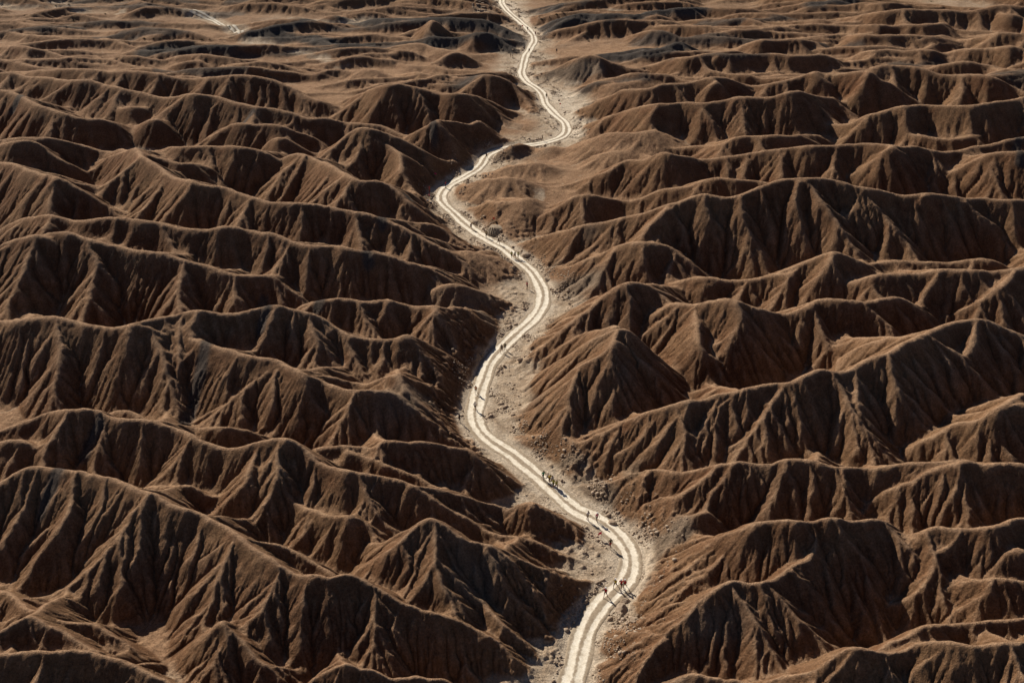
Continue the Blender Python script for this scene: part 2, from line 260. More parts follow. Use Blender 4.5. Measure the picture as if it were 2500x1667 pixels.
s 2279,1391,7.5 2220,1420,4.5 2145,1450,2
s 2258,1425,6.5 2210,1465,3.5 2140,1510,1.5
s 2260,1470,5 2230,1500,4 2160,1545,2 2115,1565,1.5
s 2420,1282,11 2423,1316,9 2394,1338,7 2367,1375,4
p 2332,1420,4 2367,1404,7 2418,1395,9 2460,1394,9.5 2500,1405,9
s 2423,1397,9 2420,1441,7.5 2375,1463,6 2327,1495,4 2290,1548,2
s 2415,1391,6 2460,1351,9 2500,1327,10
p 1875,1654,5 1928,1636,6 1987,1622,7 2019,1606,8 2045,1582,9 2077,1568,10 2106,1570,10 2130,1580,9.5 2176,1586,9 2205,1582,9 2231,1566,9.5 2274,1555,10.5 2319,1551,11 2343,1562,11 2367,1568,11 2402,1565,11 2431,1557,11.5 2460,1556,11.5 2500,1556,11.5
s 2085,1570,10 2045,1628,7 2008,1667,5
s 2402,1567,11 2367,1622,9 2300,1644,7.5 2226,1667,6
pd 846,56,2 891,44,4 926,37,5.5 997,35,6 1024,40,6 1064,32,7 1117,35,7 1170,40,6.5 1197,43,6 1218,53,5 1250,74,3 1266,85,2 1287,106,1
s 1056,34,7 1050,60,5 1045,95,2
sd 625,104,1 657,85,3 694,70,4 731,62,4 763,57,4 785,59,3
sd 699,104,1 737,89,3 774,92,4 811,96,4.5 838,104,4 864,117,2.5 891,132,0.5
pd 1061,114,2 1104,93,4 1144,76,6 1178,69,7 1197,72,6 1218,85,4.5 1250,114,2
l 880,138,1 918,125,2 957,109,4 997,100,5 1029,101,5 1040,109,4 1104,122,4 1152,129,3 1210,130,1
l 952,141,3 997,157,3 1045,157,3 1056,156,3.5 1077,162,3 1130,165,3 1181,173,2
p 965,183,1 1011,170,4 1032,165,5 1050,175,4 1077,182,4 1117,183,4 1157,181,5 1191,171,7 1218,178,6 1250,194,4 1266,213,3 1287,239,2 1303,266,1
sd 1191,174,7 1157,202,4 1130,220,2
l 811,183,1 838,171,3 891,167,5 912,166,5 933,175,4 971,191,1
p 822,245,2 864,226,4.5 904,210,7 941,197,9 973,195,9 1011,202,8.5 1037,209,8 1061,218,7.5 1077,223,7 1104,218,8 1130,218,8 1152,226,6.5 1184,234,5 1210,242,4 1229,259,2.5 1250,263,2 1290,285,0.5
s 1037,210,8 1005,224,7 971,253,4.5 939,282,2
s 949,200,8.5 925,239,5 907,261,3
p 1035,316,2 1061,293,5 1090,274,7 1112,255,9.5 1136,258,9 1162,269,8 1197,279,7 1223,298,5 1250,316,3 1275,335,1
s 1056,330,2 1088,314,4.5 1125,305,6 1146,311,5.2 1173,327,3.2 1200,340,1.0
p 779,380,3 811,354,5 838,330,7 859,309,8.5 883,299,9.5 907,302,9.5 944,316,8.5 971,327,8 1011,343,6.5 1048,362,5.5 1077,370,4.5 1112,383,3 1144,394,1
p 843,354,6 864,335,7.5 886,328,8 912,331,8 944,346,7 971,364,6.5 997,371,7 1029,372,7.5 1064,388,5.5 1101,415,2.5 1110,435,1
s 997,373,7 985,400,5 975,420,3
p 495,340,3 521,316,5 569,293,7.5 590,290,8 625,297,7.5 654,297,7.5 691,301,7.5 731,314,6 769,327,4 790,348,2
s 644,359,4 657,335,6 678,322,7.5 702,327,7 731,351,5 774,372,2
p 657,416,3 673,396,5 699,372,8 723,364,9 745,370,9 774,380,9 811,396,9.5 838,410,10 864,429,10 904,429,10 933,433,9.5 955,446,8.5 985,475,6 1015,502,4 1040,533,2
s 815,398,9.5 800,425,8.5 774,460,6 740,487,3
s 745,372,9 710,440,6 686,473,4
p 947,527,6 971,534,6 1016,538,6 1045,534,6 1077,547,5 1093,561,4 1130,587,2.5 1157,608,0.5
l 1290,378,0.4 1325,361,1.8 1352,355,2.4 1373,358,2.2 1392,371,1.6 1400,393,0.6
l 1184,435,0.5 1220,416,2 1249,402,3 1287,391,4 1316,390,4 1344,402,3 1375,412,1.5
l 1134,450,0.5 1168,437,3.5 1191,433,4 1220,437,4 1258,429,4.5 1287,435,4 1321,456,1.5
l 1142,521,0.5 1163,502,3 1191,488,4.5 1233,488,4.5 1258,485,5 1287,480,5.5 1310,488,4.5 1344,506,1.5
l 1271,1060,1 1343,1060,2.5 1362,1060,3 1388,1065,3 1423,1097,2.5 1441,1132,1.5
p 2008,51,2 2061,39,4 2114,28,5.5 2157,19,7 2207,13,7.5 2247,12,7.5 2274,16,7 2327,16,7 2367,17,7 2407,11,7.5 2447,3,8 2500,3,8
p 1875,70,2 1928,57,3 1976,49,4 2008,52,4 2045,61,2
p 2032,76,2 2061,61,4 2096,53,5 2136,48,6 2157,48,6 2178,53,5.5 2207,53,5.5 2247,51,6 2290,44,6.5 2314,51,5 2332,59,2
p 2048,80,3 2096,74,6 2128,77,6 2176,76,6 2207,74,6 2247,74,6 2287,77,6 2324,82,4
p 1875,88,6 1928,84,6 1963,85,6 1995,93,5 2027,101,3 2058,113,1
p 1790,122,2 1809,104,4 1848,92,6 1875,89,6
p 1875,122,2 1925,117,3 1955,117,3 2019,116,3 2061,112,3 2088,113,3
p 2077,136,2 2104,120,5 2141,113,6 2181,110,6 2215,113,6 2253,113,6 2279,114,6 2311,121,4
p 2311,133,2 2340,114,5 2380,109,6 2428,109,6 2455,102,7 2481,104,7 2500,112,6
p 2327,98,3 2380,85,5 2420,76,6 2500,70,7
p 2383,53,3 2420,35,5 2460,21,7.5 2487,27,7 2500,35,6
sd 1992,40,1 2016,16,4 2040,8,5 2058,16,4 2069,27,1
p 2069,20,2 2114,5,5 2168,-5,6 2221,8,4
l 1188,558,1.6 1205,552,2.1 1224,555,2.0 1262,515,3.0
'''
# ------------------------------------------------------------------ terrain grid: rings of growing radius, square cells
K = 0.00138
R0, R1 = 84.0, 560.0
TH = 0.72
NI = int(math.log(R1 / R0) / K) + 1
NJ = int(2 * TH / K) + 1
rr = (R0 * np.exp(K * np.arange(NI))).astype(np.float32)
th = (-TH + K * np.arange(NJ)).astype(np.float32)
X = (rr[:, None] * np.sin(th)[None, :]).astype(np.float32)
Y = (rr[:, None] * np.cos(th)[None, :]).astype(np.float32)
CELL = (rr * K)[:, None].astype(np.float32)

def vnoise(x, y, scale, seed):
    """value noise in -1..1, feature size = scale metres"""
    t = np.random.default_rng(seed).uniform(-1, 1, (256, 256)).astype(np.float32)
    a = x / scale + 300.0; b = y / scale + 300.0
    ia = np.floor(a).astype(np.int32); ib = np.floor(b).astype(np.int32)
    fa = (a - ia).astype(np.float32); fb = (b - ib).astype(np.float32)
    fa = fa * fa * (3 - 2 * fa); fb = fb * fb * (3 - 2 * fb)
    ia &= 255; ib &= 255
    ia1 = (ia + 1) & 255; ib1 = (ib + 1) & 255
    u = t[ia, ib] + (t[ia1, ib] - t[ia, ib]) * fa
    v = t[ia, ib1] + (t[ia1, ib1] - t[ia, ib1]) * fa
    return u + (v - u) * fb

def fbm(x, y, scale, seed, octaves=3):
    s = 0; a = 1.0; n = 0
    for o in range(octaves):
        s = s + a * vnoise(x, y, scale / 2 ** o, seed + o); n += a; a *= 0.5
    return s / n

def sstep(a, b, x):
    t = np.clip((x - a) / (b - a), 0, 1)
    return t * t * (3 - 2 * t)

def blur(a, n=1):
    for _ in range(n):
        p = np.pad(a, 1, mode='edge')
        a = (p[:-2, 1:-1] + p[2:, 1:-1] + 2 * p[1:-1, 1:-1]) * 0.25
        p = np.pad(a, 1, mode='edge')
        a = (p[1:-1, :-2] + p[1:-1, 2:] + 2 * p[1:-1, 1:-1]) * 0.25
    return a

def window(xs, ys, reach):
    r = np.hypot(xs, ys); t = np.arctan2(xs, ys)
    rmin = max(r.min() - reach, R0); rmax = r.max() + reach
    if rmax <= R0: return None
    dt = reach / max(rmin, 1.0)
    i0 = int(max(0, math.floor(math.log(rmin / R0) / K))); i1 = int(min(NI, math.ceil(math.log(rmax / R0) / K) + 1))
    j0 = int(max(0, math.floor((t.min() - dt + TH) / K))); j1 = int(min(NJ, math.ceil((t.max() + dt + TH) / K) + 1))
    if i1 <= i0 or j1 <= j0: return None
    return slice(i0, i1), slice(j0, j1)

# wandering of the flanks so that no facet is a plane
XW = X + 0.55 * fbm(X, Y, 5.0, 21) + 0.16 * vnoise(X, Y, 1.1, 25)
YW = Y + 0.55 * fbm(X, Y, 5.0, 31) + 0.16 * vnoise(X, Y, 1.1, 35)

ZT = np.full((NI, NJ), -50.0, np.float32)
def tent(a, b, s, maxreach=30.0):
    reach = min(max(a[2], b[2]) / s + 1.2, maxreach)
    if reach <= 0: return
    w = window(np.array([a[0], b[0]]), np.array([a[1], b[1]]), reach)
    if w is None: return
    x = XW[w]; y = YW[w]
    back = 0.25 + 0.35 * min(1.0, max(0.0, (200 - math.hypot(a[0], a[1])) / 80))
    dx, dy = b[0] - a[0], b[1] - a[1]
    l2 = dx * dx + dy * dy + 1e-6
    t = np.clip(((x - a[0]) * dx + (y - a[1]) * dy) / l2, 0, 1)
    ex = x - (a[0] + t * dx); ey = y - (a[1] + t * dy)
    e = np.sqrt(ex * ex + ey * ey) + 1e-4
    z = a[2] + (b[2] - a[2]) * t - s * e * (1 + back * np.clip(ey / e, 0, 1))
    np.maximum(ZT[w], z, out=ZT[w])

def near(field, pts, reach):
    """smallest distance to a line, and the side it lies on"""
    for a, b in zip(pts[:-1], pts[1:]):
        w = window(np.array([a[0], b[0]]), np.array([a[1], b[1]]), reach)
        if w is None: continue
        x = X[w]; y = Y[w]
        dx, dy = b[0] - a[0], b[1] - a[1]
        l2 = dx * dx + dy * dy + 1e-6
        t = np.clip(((x - a[0]) * dx + (y - a[1]) * dy) / l2, 0, 1)
        d = np.hypot(x - a[0] - t * dx, y - a[1] - t * dy)
        np.minimum(field[w], d, out=field[w])

def resample(p, step):
    p = np.asarray(p, float)
    s = np.concatenate([[0], np.cumsum(np.hypot(*(np.diff(p[:, :2], axis=0).T)))])
    n = max(2, int(s[-1] / step) + 1)
    q = np.linspace(0, s[-1], n)
    return np.stack([np.interp(q, s, p[:, k]) for k in range(p.shape[1])], 1)

def smooth_line(p, n=2):
    """corner cutting keeps the traced crest but rounds its kinks"""
    p = np.asarray(p, float)
    for _ in range(n):
        q = [p[0]]
        for a, b in zip(p[:-1], p[1:]):
            q += [0.75 * a + 0.25 * b, 0.25 * a + 0.75 * b]
        q.append(p[-1]); p = np.array(q)
    return p

# ------------------------------------------------------------------ the dirt road's line
ROAD_PX = [(1345,1840),(1372,1750),(1398,1667),(1412,1596),(1424,1543),(1447,1503),(1469,1476),(1495,1452),(1517,1431),(1531,1410),(1540,1383),
 (1539,1356),(1528,1330),(1505,1303),(1480,1284),(1450,1266),(1408,1248),(1374,1220),(1347,1193),(1320,1166),(1291,1140),
 (1256,1113),(1222,1094),(1190,1071),(1168,1047),(1156,1020),(1159,994),(1167,967),(1176,940),(1185,914),(1196,887),(1213,861),
 (1238,834),(1262,814),(1290,789),(1314,763),(1327,738),(1326,712),(1314,685),(1292,658),(1268,637),(1247,618),(1227,604),
 (1200,590),(1172,574),(1137,550),(1109,523),(1083,497),(1075,483),(1078,470),(1090,457),(1110,444),(1136,430),(1162,416),
 (1178,400),(1185,386),(1195,374),(1216,365),(1249,359),(1287,355),(1325,350),(1356,342),(1376,333),(1384,321),(1382,308),
 (1372,294),(1356,280),(1342,266),(1332,253),(1327,239),(1321,225),(1306,213),(1285,199),(1275,186),(1273,173),(1277,158),
 (1285,133),(1297,114),(1304,101),(1304,90),(1297,80),(1283,66),(1269,53),(1254,40),(1237,27),(1227,13),(1224,0),(1226,-18),(1236,-40),(1250,-62)]
ROAD = resample(smooth_line([place(u, v) for u, v in ROAD_PX], 2), 0.8)[:, :2]
TRACK_PX = [(470,44),(497,48),(521,52),(540,63),(556,73),(572,82),(583,87),(590,92),(589,98),(578,102),(558,104)]
TRACK = resample(smooth_line([place(u, v) for u, v in TRACK_PX], 2), 0.8)[:, :2]
DR = np.full((NI, NJ), 60.0, np.float32)
near(DR, ROAD[::3], 60.0)
DK = np.full((NI, NJ), 30.0, np.float32)
near(DK, TRACK[::2], 30.0)
NO = fbm(X, Y, 14.0, 51)
NF = fbm(X, Y, 2.2, 61)

# ------------------------------------------------------------------ crests traced from the photograph, ribs and spurs grown from them
def fall_limit(p, m=0.64):
    """heights along a traced crest: as noted, but never falling steeper than m from its top"""
    p = [list(q) for q in p]
    top = max(range(len(p)), key=lambda k: p[k][2])
    w = [None] * len(p)
    w[top] = place(*p[top])
    for step in (1, -1):
        k = top + step
        while 0 <= k < len(p):
            a = w[k - step]; lo, hi = p[k][2], max(p[k][2], min(p[k - step][2], p[k][2] * 1.7 + 1.0))
            b = place(p[k][0], p[k][1], lo)
            if a[2] - b[2] > m * math.hypot(b[0] - a[0], b[1] - a[1]):
                for _ in range(18):
                    mid = (lo + hi) / 2; b = place(p[k][0], p[k][1], mid)
                    if a[2] - b[2] > m * math.hypot(b[0] - a[0], b[1] - a[1]): lo = mid
                    else: hi = mid
                b = place(p[k][0], p[k][1], hi)
            w[k] = b; k += step
    return w

lines = []
for ln in RIDGES.strip().splitlines():
    flag, rest = ln.split(' ', 1)
    p = [tuple(float(q) for q in t.split(',')) for t in rest.split()]
    # the farther rows of hills are as tall as their spacing asks for
    p = [(u, v, h * float(np.interp(v, [0, 120, 400, 700, 1000], [1.55, 1.45, 1.28, 1.10, 1.03]) if 'l' not in flag and 'd' not in flag else 1.08)) for u, v, h in p]
    # carry a crest that leaves the picture on beyond its edge
    for end in (0, -1):
        if (p[end][0] <= 3 or p[end][0] >= 2497) and 'p' in flag:
            a, b = (p[0], p[1]) if end == 0 else (p[-1], p[-2])
            dx = 70 if a[0] > 1250 else -70
            m = max(-0.5, min(0.5, (a[1] - b[1]) / (a[0] - b[0] + 1e-6)))
            e = [(a[0] + dx * k, a[1] + m * dx * k + 12 * math.sin(k * 2.1), max(a[2] - 1.2 * (k % 2), 3)) for k in (1, 2, 3, 4, 5)]
            p = e[::-1] + p if end == 0 else p + e
    w = smooth_line(fall_limit(p, 0.46 if flag == 'p' else 0.62), 2)
    lines.append((flag, resample(w, 1.3)))
# hills outside the lower edge of the picture
for (x0, y0, x1, y1, h) in [(-70, 92, -30, 86, 9), (-25, 84, -6, 90, 5), (62, 98, 30, 88, 9), (20, 92, 40, 80, 6)]:
    lines.append(('p', resample([(x0, y0, h), ((x0 + x1) / 2 + 2, (y0 + y1) / 2 + 3, h + 1), (x1, y1, h - 2)], 1.3)))

for _ in range(900):                      # low swells on the far plain
    y0 = random.uniform(330, 555); x0 = random.uniform(-0.72, 0.72) * y0
    if np.min(np.hypot(ROAD[:, 0] - x0, ROAD[:, 1] - y0)) < 20 * (1 if y0 < 470 else 0.6) or np.min(np.hypot(TRACK[:, 0] - x0, TRACK[:, 1] - y0)) < 11: continue
    h = 2.0 + random.uniform(2.4, 6.0 + 1.0 * (x0 < -60)) * (0.8 + 0.3 * (x0 > 40)); n = random.uniform(18, 75); a = random.gauss(0.05, 0.25)
    p = [(x0 + n * (k - 2) / 4 * math.cos(a) + random.gauss(0, 1.0), y0 + n * (k - 2) / 4 * math.sin(a) + random.gauss(0, 1.5), h * (0.35, 0.85, 1.0, 0.8, 0.3)[k]) for k in range(5)]
    lines.append(('fd' if random.random() < 0.07 else 'f', resample(smooth_line(p, 2), 1.3)))

ROAD3 = ROAD[::3]
nseg = 0
def ridge(pts, s, reach=30.0):
    global nseg
    for a, b in zip(pts[:-1], pts[1:]):
        tent(a, b, s, reach); nseg += 1

def ribs(pts, gap, slope_f, flank, lmax, foot, angle, depth, hmin, drop=0.05, sd=0.22):
    """side crests running down both flanks of a crest"""
    seg = np.diff(pts[:, :2], axis=0)
    L = np.hypot(seg[:, 0], seg[:, 1])
    S = np.concatenate([[0], np.cumsum(L)])
    for side in (-1, 1):
        s = random.uniform(0.2, 1.0) * gap
        while s < S[-1]:
            i = min(int(np.searchsorted(S, s)) - 1, len(seg) - 1); i = max(i, 0)
            f = (s - S[i]) / max(L[i], 1e-6)
            p = pts[i] + (pts[i + 1] - pts[i]) * f
            h = p[2]
            s += gap * min(3.0, math.exp(random.gauss(-0.1, 0.55))) * (0.6 + 0.05 * h)
            if h < hmin: continue
            t = seg[i] / max(L[i], 1e-6)
            if pts[i + 1][2] > pts[i][2]: t = -t
            steep = abs(pts[i + 1][2] - pts[i][2]) / max(L[i], 1e-6)
            nrm = np.array([-t[1], t[0]]) * side
            a = random.gauss(angle + min(steep, 1.0) * 0.5, sd)
            d = nrm * math.cos(a) + t * math.sin(a)
            q = np.array([-d[1], d[0]])
            sl = slope_f * random.uniform(0.86, 1.10)
            if d[1] > 0.35 and np.hypot(p[0], p[1]) < 175 and random.random() < 0.7: continue
            n = min(lmax * random.uniform(0.6, 1.1), (h - h * foot * random.uniform(0.3, 1.5)) / sl)
            if n > 4:                      # a spur stops short of the road
                q9 = p[:2] + d * np.linspace(0.15, 1, 10)[:, None] * n
                hit = np.nonzero(np.min(np.hypot(q9[:, 0, None] - ROAD3[:, 0], q9[:, 1, None] - ROAD3[:, 1]), axis=1) < 3.0)[0]
                if len(hit): n *= max(0.0, 0.15 + 0.85 * (hit[0] - 1) / 9)
            if n < 0.6: continue
            bend = random.gauss(0, 0.10) * n; wig = random.gauss(0, 0.05) * n
            out = []
            for k in (0, 0.3, 0.62, 1.0):
                c = p[:2] + d * n * k + q * (bend * k * k + wig * math.sin(k * 5))
                out.append((c[0], c[1], h - drop - sl * n * (k ** 1.12)))
            out = np.array(out)
            ridge(out, flank, 9.0 if depth else 3.0)
            if depth:
                ribs(resample(out, 1.3), 2.3, slope_f * 1.14, flank * 1.05, 5.0, 0.25, 0.70, 0, 1.2, 0.06)

for flag, pts in lines:
    pts[:, 2] += 0.25 * np.interp(np.arange(len(pts)), np.arange(0, len(pts) + 4, 4), rng.normal(0, 1, len(np.arange(0, len(pts) + 4, 4))))
    if 'f' in flag:
        ridge(pts, random.uniform(0.85, 1.1)); ribs(pts, 5.0, 0.7, 1.1, 8.0, 0.3, 0.2, 0, 1.2)
        continue
    if 'l' in flag:
        ridge(pts, random.uniform(0.42, 0.52)); ribs(pts, 3.6, 0.36, 0.62, 9.0, 0.15, 0.3, 0, 1.0)
        continue
    s = random.uniform(0.82, 0.94) if 'p' in flag else random.uniform(0.88, 1.0)
    ridge(pts, s)
    if 'p' in flag:
        ribs(pts, 10.5 * random.uniform(0.8, 1.3), s * 0.63, s * 1.0, 28.0, 0.05, 0.22, 1, 3.0, 0.1, 0.42)
        ribs(pts, 4.6 * random.uniform(0.8, 1.5), s * 0.88, s * 1.02, 10.0, 0.30, 0.15, 0, 2.2)
    else:
        ribs(pts, 3.2, s * 0.88, s * 1.05, 6.0, 0.35, 0.6, 0, 1.2)
print('terrain segments', nseg)

# ------------------------------------------------------------------ wash floor
FLOOR = 0.05 + 0.035 * np.clip(DR - 3.0, 0, 45) + 0.5 * NO * sstep(2.5, 9, DR) + 1.1 * np.abs(fbm(X, Y, 9.0, 55, 3)) * sstep(3.5, 11, DR) + 0.10 * NF * sstep(1.8, 4, DR)
FARP = sstep(385, 450, Y + 12 * NO)
FLOOR += FARP * (0.9 * fbm(X, Y, 26.0, 71, 4) * sstep(3, 16, DR) * sstep(2, 10, DK))
FLOOR = np.where(DK < 8, FLOOR * sstep(1.5, 8, DK) + 0.3 * (1 - sstep(1.5, 8, DK)), FLOOR)
side_w = 2.5 + 0.9 * vnoise(X, Y, 7.0, 81)
CAP = 0.02 + np.clip(DR - side_w, 0, None) * 0.95
ZT = np.minimum(ZT, CAP)
kk = 0.35
dz = ZT - FLOOR
Z = FLOOR + 0.5 * (dz + np.sqrt(dz * dz + kk * kk))
SED = blur(sstep(1.3, 0.1, dz), 3)

# crests are round, gullies stay sharp
nr = sstep(330, 170, rr)[:, None]
zb = blur(Z, 4)
Z = np.minimum(Z, zb + 0.03)
zb = blur(zb, 14)
Z = np.minimum(Z, zb + 0.13 + 0.5 * (1 - nr))

# ------------------------------------------------------------------ running water: flow gathered downhill, gullies cut where it gathers
OFFS = [(-1, 0), (1, 0), (0, -1), (0, 1), (-1, -1), (-1, 1), (1, -1), (1, 1)]
def carve(z, cell, passes, steps, kcut, creep, seed, hold):
    ni, nj = z.shape
    idx = np.arange(ni * nj).reshape(ni, nj)
    g = np.random.default_rng(seed)
    area = np.broadcast_to(cell * cell, z.shape).ravel().astype(np.float32)
    for _ in range(passes):
        p = np.pad(z, 1, constant_values=1e6)
        best = np.zeros_like(z); rec = idx.copy(); slope = np.zeros_like(z)
        for di, dj in OFFS:
            dist = cell * (1.41421 if di and dj else 1.0)
            sl = (z - p[1 + di:1 + di + ni, 1 + dj:1 + dj + nj]) / dist
            key = sl * g.uniform(0.75, 1.25, z.shape).astype(np.float32)
            m = key > best
            best[m] = key[m]; slope[m] = sl[m]; rec[m] = (idx + di * nj + dj)[m]
        rec = rec.ravel(); live = rec != idx.ravel()
        flow = area.copy(); acc = area.copy()
        for _s in range(steps):
            flow = np.bincount(rec, weights=flow * live, minlength=ni * nj).astype(np.float32)
            acc += flow
        acc = acc.reshape(ni, nj)
        a = np.sqrt(np.clip(acc, 0, 60.0))
        cut = kcut * a * np.clip(slope, 0, 1.2) * hold
        cut = np.minimum(cut, 0.45 * slope * cell + 0.01)
        z = z - cut
        z = z + creep * (blur(z) - z)
    return z, acc

HOLD = sstep(2.2, 4.5, DR) * sstep(1.8, 5, DK)
# coarse passes
zc = Z[0:NI - 1:2, 0:NJ - 1:2].copy()
zc0 = zc.copy()
zc, acc_c = carve(zc, CELL[0:NI - 1:2] * 2, 8, 60, 0.034, 0.25, 5, HOLD[0:NI - 1:2, 0:NJ - 1:2])
dzc = zc - zc0
up = np.repeat(np.repeat(dzc, 2, 0), 2, 1)
full = np.zeros_like(Z); full[:up.shape[0], :up.shape[1]] = up
Z = Z + blur(full, 1)
# fine passes
Z = Z + (0.05 * vnoise(X, Y, 0.9, 91) + 0.03 * vnoise(X, Y, 0.45, 92)) * HOLD
Z, ACC = carve(Z, CELL, 6, 110, 0.037, 0.05, 6, HOLD)
Z = np.where(HOLD > 0, Z, Z)
# rubble and clods on the wash floor, level bed under the road
clod = np.clip(vnoise(X, Y, 0.7, 95) + 0.6 * vnoise(X, Y, 0.35, 96) - 0.25 + 0.9 * vnoise(X, Y, 6.0, 97), 0, 1.2)
Z += (0.26 * clod + 0.16 * np.abs(vnoise(X, Y, 0.55, 93)) * clod) * sstep(1.9, 2.9, DR) * sstep(13, 5, DR + 3 * NO)
Z += (0.035 * vnoise(X, Y, 0.5, 98) + 0.02 * vnoise(X, Y, 0.25, 99)) * sstep(1.6, 2.6, DR)
edge = sstep(0, 0.035, TH - np.abs(th))[None, :] * sstep(0, 0.03, np.log(rr / R0))[:, None] * sstep(0, 0.03, np.log(R1 / rr))[:, None]
Z = (Z * edge - 1.2 * (1 - edge)).astype(np.float32)
bed = sstep(2.6, 1.5, DR)
Z = Z * (1 - bed) + 0.0 * bed
ZMIN = float(Z.min())

def ground(x, y):
    """height of the terrain mesh under a point"""
    r = math.hypot(x, y); t = math.atan2(x, y)
    i = math.log(max(r, R0) / R0) / K; j = (t + TH) / K
    i0 = min(max(int(i), 0), NI - 2); j0 = min(max(int(j), 0), NJ - 2)
    a = min(max(i - i0, 0), 1); b = min(max(j - j0, 0), 1)
    return float((Z[i0, j0] * (1 - b) + Z[i0, j0 + 1] * b) * (1 - a) + (Z[i0 + 1, j0] * (1 - b) + Z[i0 + 1, j0 + 1] * b) * a)

def spot(u, v):
    """where the line of sight through a photograph point meets the ground"""
    lo = None
    h = 16.0
    while h > -2:
        p = place(u, v, h)
        if ground(p[0], p[1]) >= h: return np.array([p[0], p[1], ground(p[0], p[1])])
        h -= 0.04
    return place(u, v, 0)

def spot_flat(u, v):
    return spot(u, v)

# colour masks that belong to the ground itself: pale sediment, coal-dark shale
DARK = np.zeros((NI, NJ), np.float32)
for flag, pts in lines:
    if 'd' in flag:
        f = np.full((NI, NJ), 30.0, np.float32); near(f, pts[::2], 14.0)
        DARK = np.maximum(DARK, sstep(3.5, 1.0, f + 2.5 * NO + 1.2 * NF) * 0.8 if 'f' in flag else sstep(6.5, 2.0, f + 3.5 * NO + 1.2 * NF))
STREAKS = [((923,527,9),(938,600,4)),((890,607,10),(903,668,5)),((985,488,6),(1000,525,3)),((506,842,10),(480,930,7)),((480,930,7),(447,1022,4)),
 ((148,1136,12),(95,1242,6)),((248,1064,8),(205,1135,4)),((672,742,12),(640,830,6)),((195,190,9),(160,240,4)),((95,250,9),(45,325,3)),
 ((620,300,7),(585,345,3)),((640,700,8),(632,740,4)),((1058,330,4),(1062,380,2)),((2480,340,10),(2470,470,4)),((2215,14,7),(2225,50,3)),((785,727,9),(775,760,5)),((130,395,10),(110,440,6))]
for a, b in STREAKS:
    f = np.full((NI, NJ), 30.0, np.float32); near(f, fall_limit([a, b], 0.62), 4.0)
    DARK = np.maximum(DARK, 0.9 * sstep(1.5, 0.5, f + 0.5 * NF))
PALE = np.clip(SED * sstep(0.55, 0.25, np.clip(Z - FLOOR, 0, 2)) * (0.45 + 0.55 * sstep(22, 4, DR)), 0, 1)
PALE *= sstep(13, 4.5, DR + 6 * NO)
PALE = np.maximum(PALE, FARP * SED * (0.12 + 0.35 * sstep(-0.1, 0.4, fbm(X, Y, 30.0, 77))))
PALE = np.maximum(PALE, 0.8 * sstep(5, 2, DK))
WASHES = [([(1400, 240), (1398, 275), (1402, 305), (1392, 325)], 5.5), ([(1345, 232), (1390, 200), (1440, 172)], 2.2), ([(1335, 748), (1380, 742), (1425, 735)], 2.6), ([(1545, 1362), (1600, 1368), (1650, 1366)], 3.0), ([(1445, 1165), (1430, 1120), (1415, 1085), (1410, 1062)], 0.8), ([(600, 100), (650, 108), (700, 113), (740, 124), (780, 138), (830, 152)], 2.6), ([(0, 8), (60, 4), (130, 8), (190, 18)], 5.0), ([(318, 4), (305, 22), (288, 34)], 1.4), ([(300, 335), (340, 345), (378, 352)], 2.5), ([(1330, 500), (1318, 470), (1300, 455)], 0.9), ([(900, 47), (860, 50), (800, 46), (720, 46)], 3.0), ([(1180, 25), (1160, 45), (1140, 60)], 4.0), ([(1440, 26), (1500, 22), (1560, 23), (1640, 8)], 4.0), ([(1290, 210), (1330, 190), (1370, 185)], 3.0), ([(440, 1640), (470, 1600), (500, 1625)], 2.0), ([(1260, 985), (1255, 950), (1265, 900), (1290, 860)], 3.5)]
for pts_, wd in WASHES:
    f = np.full((NI, NJ), 30.0, np.float32); near(f, [spot_flat(*q) for q in pts_], 3 * wd + 4)
    PALE = np.maximum(PALE, 0.9 * sstep(wd * 1.5, wd * 0.5, f + 1.6 * NF + 1.2 * NO) * sstep(1.6, 0.6, np.clip(Z - FLOOR, 0, 9)))
# gully threads carry the same pale silt once the water slows
gul = sstep(14, 60, ACC) * sstep(0.9, 0.3, np.hypot(*[g / CELL for g in np.gradient(Z)]))
PALE = np.clip(np.maximum(PALE, 0.6 * gul), 0, 1)
GREY = sstep(0.25, 0.6, fbm(X, Y, 9.0, 111)) * sstep(30, 6, DR) * 0.8
for pts_, wd in [([(1345,712),(1400,700),(1440,690)],3.0),([(1612,1335),(1640,1310),(1655,1290)],2.2),([(1345,1145),(1380,1135),(1415,1130)],1.6),([(1345,190),(1400,178),(1450,168)],3.5),([(1400,1180),(1440,1195),(1470,1220)],2.2),([(1240,705),(1270,690)],2.0)]:
    f = np.full((NI, NJ), 30.0, np.float32); near(f, [spot(*q) for q in pts_], 3 * wd + 3)
    GREY = np.maximum(GREY, 1.0 * sstep(wd * 1.4, wd * 0.5, f + 0.8 * NF))
GREY = np.clip(GREY, 0, 1.0)

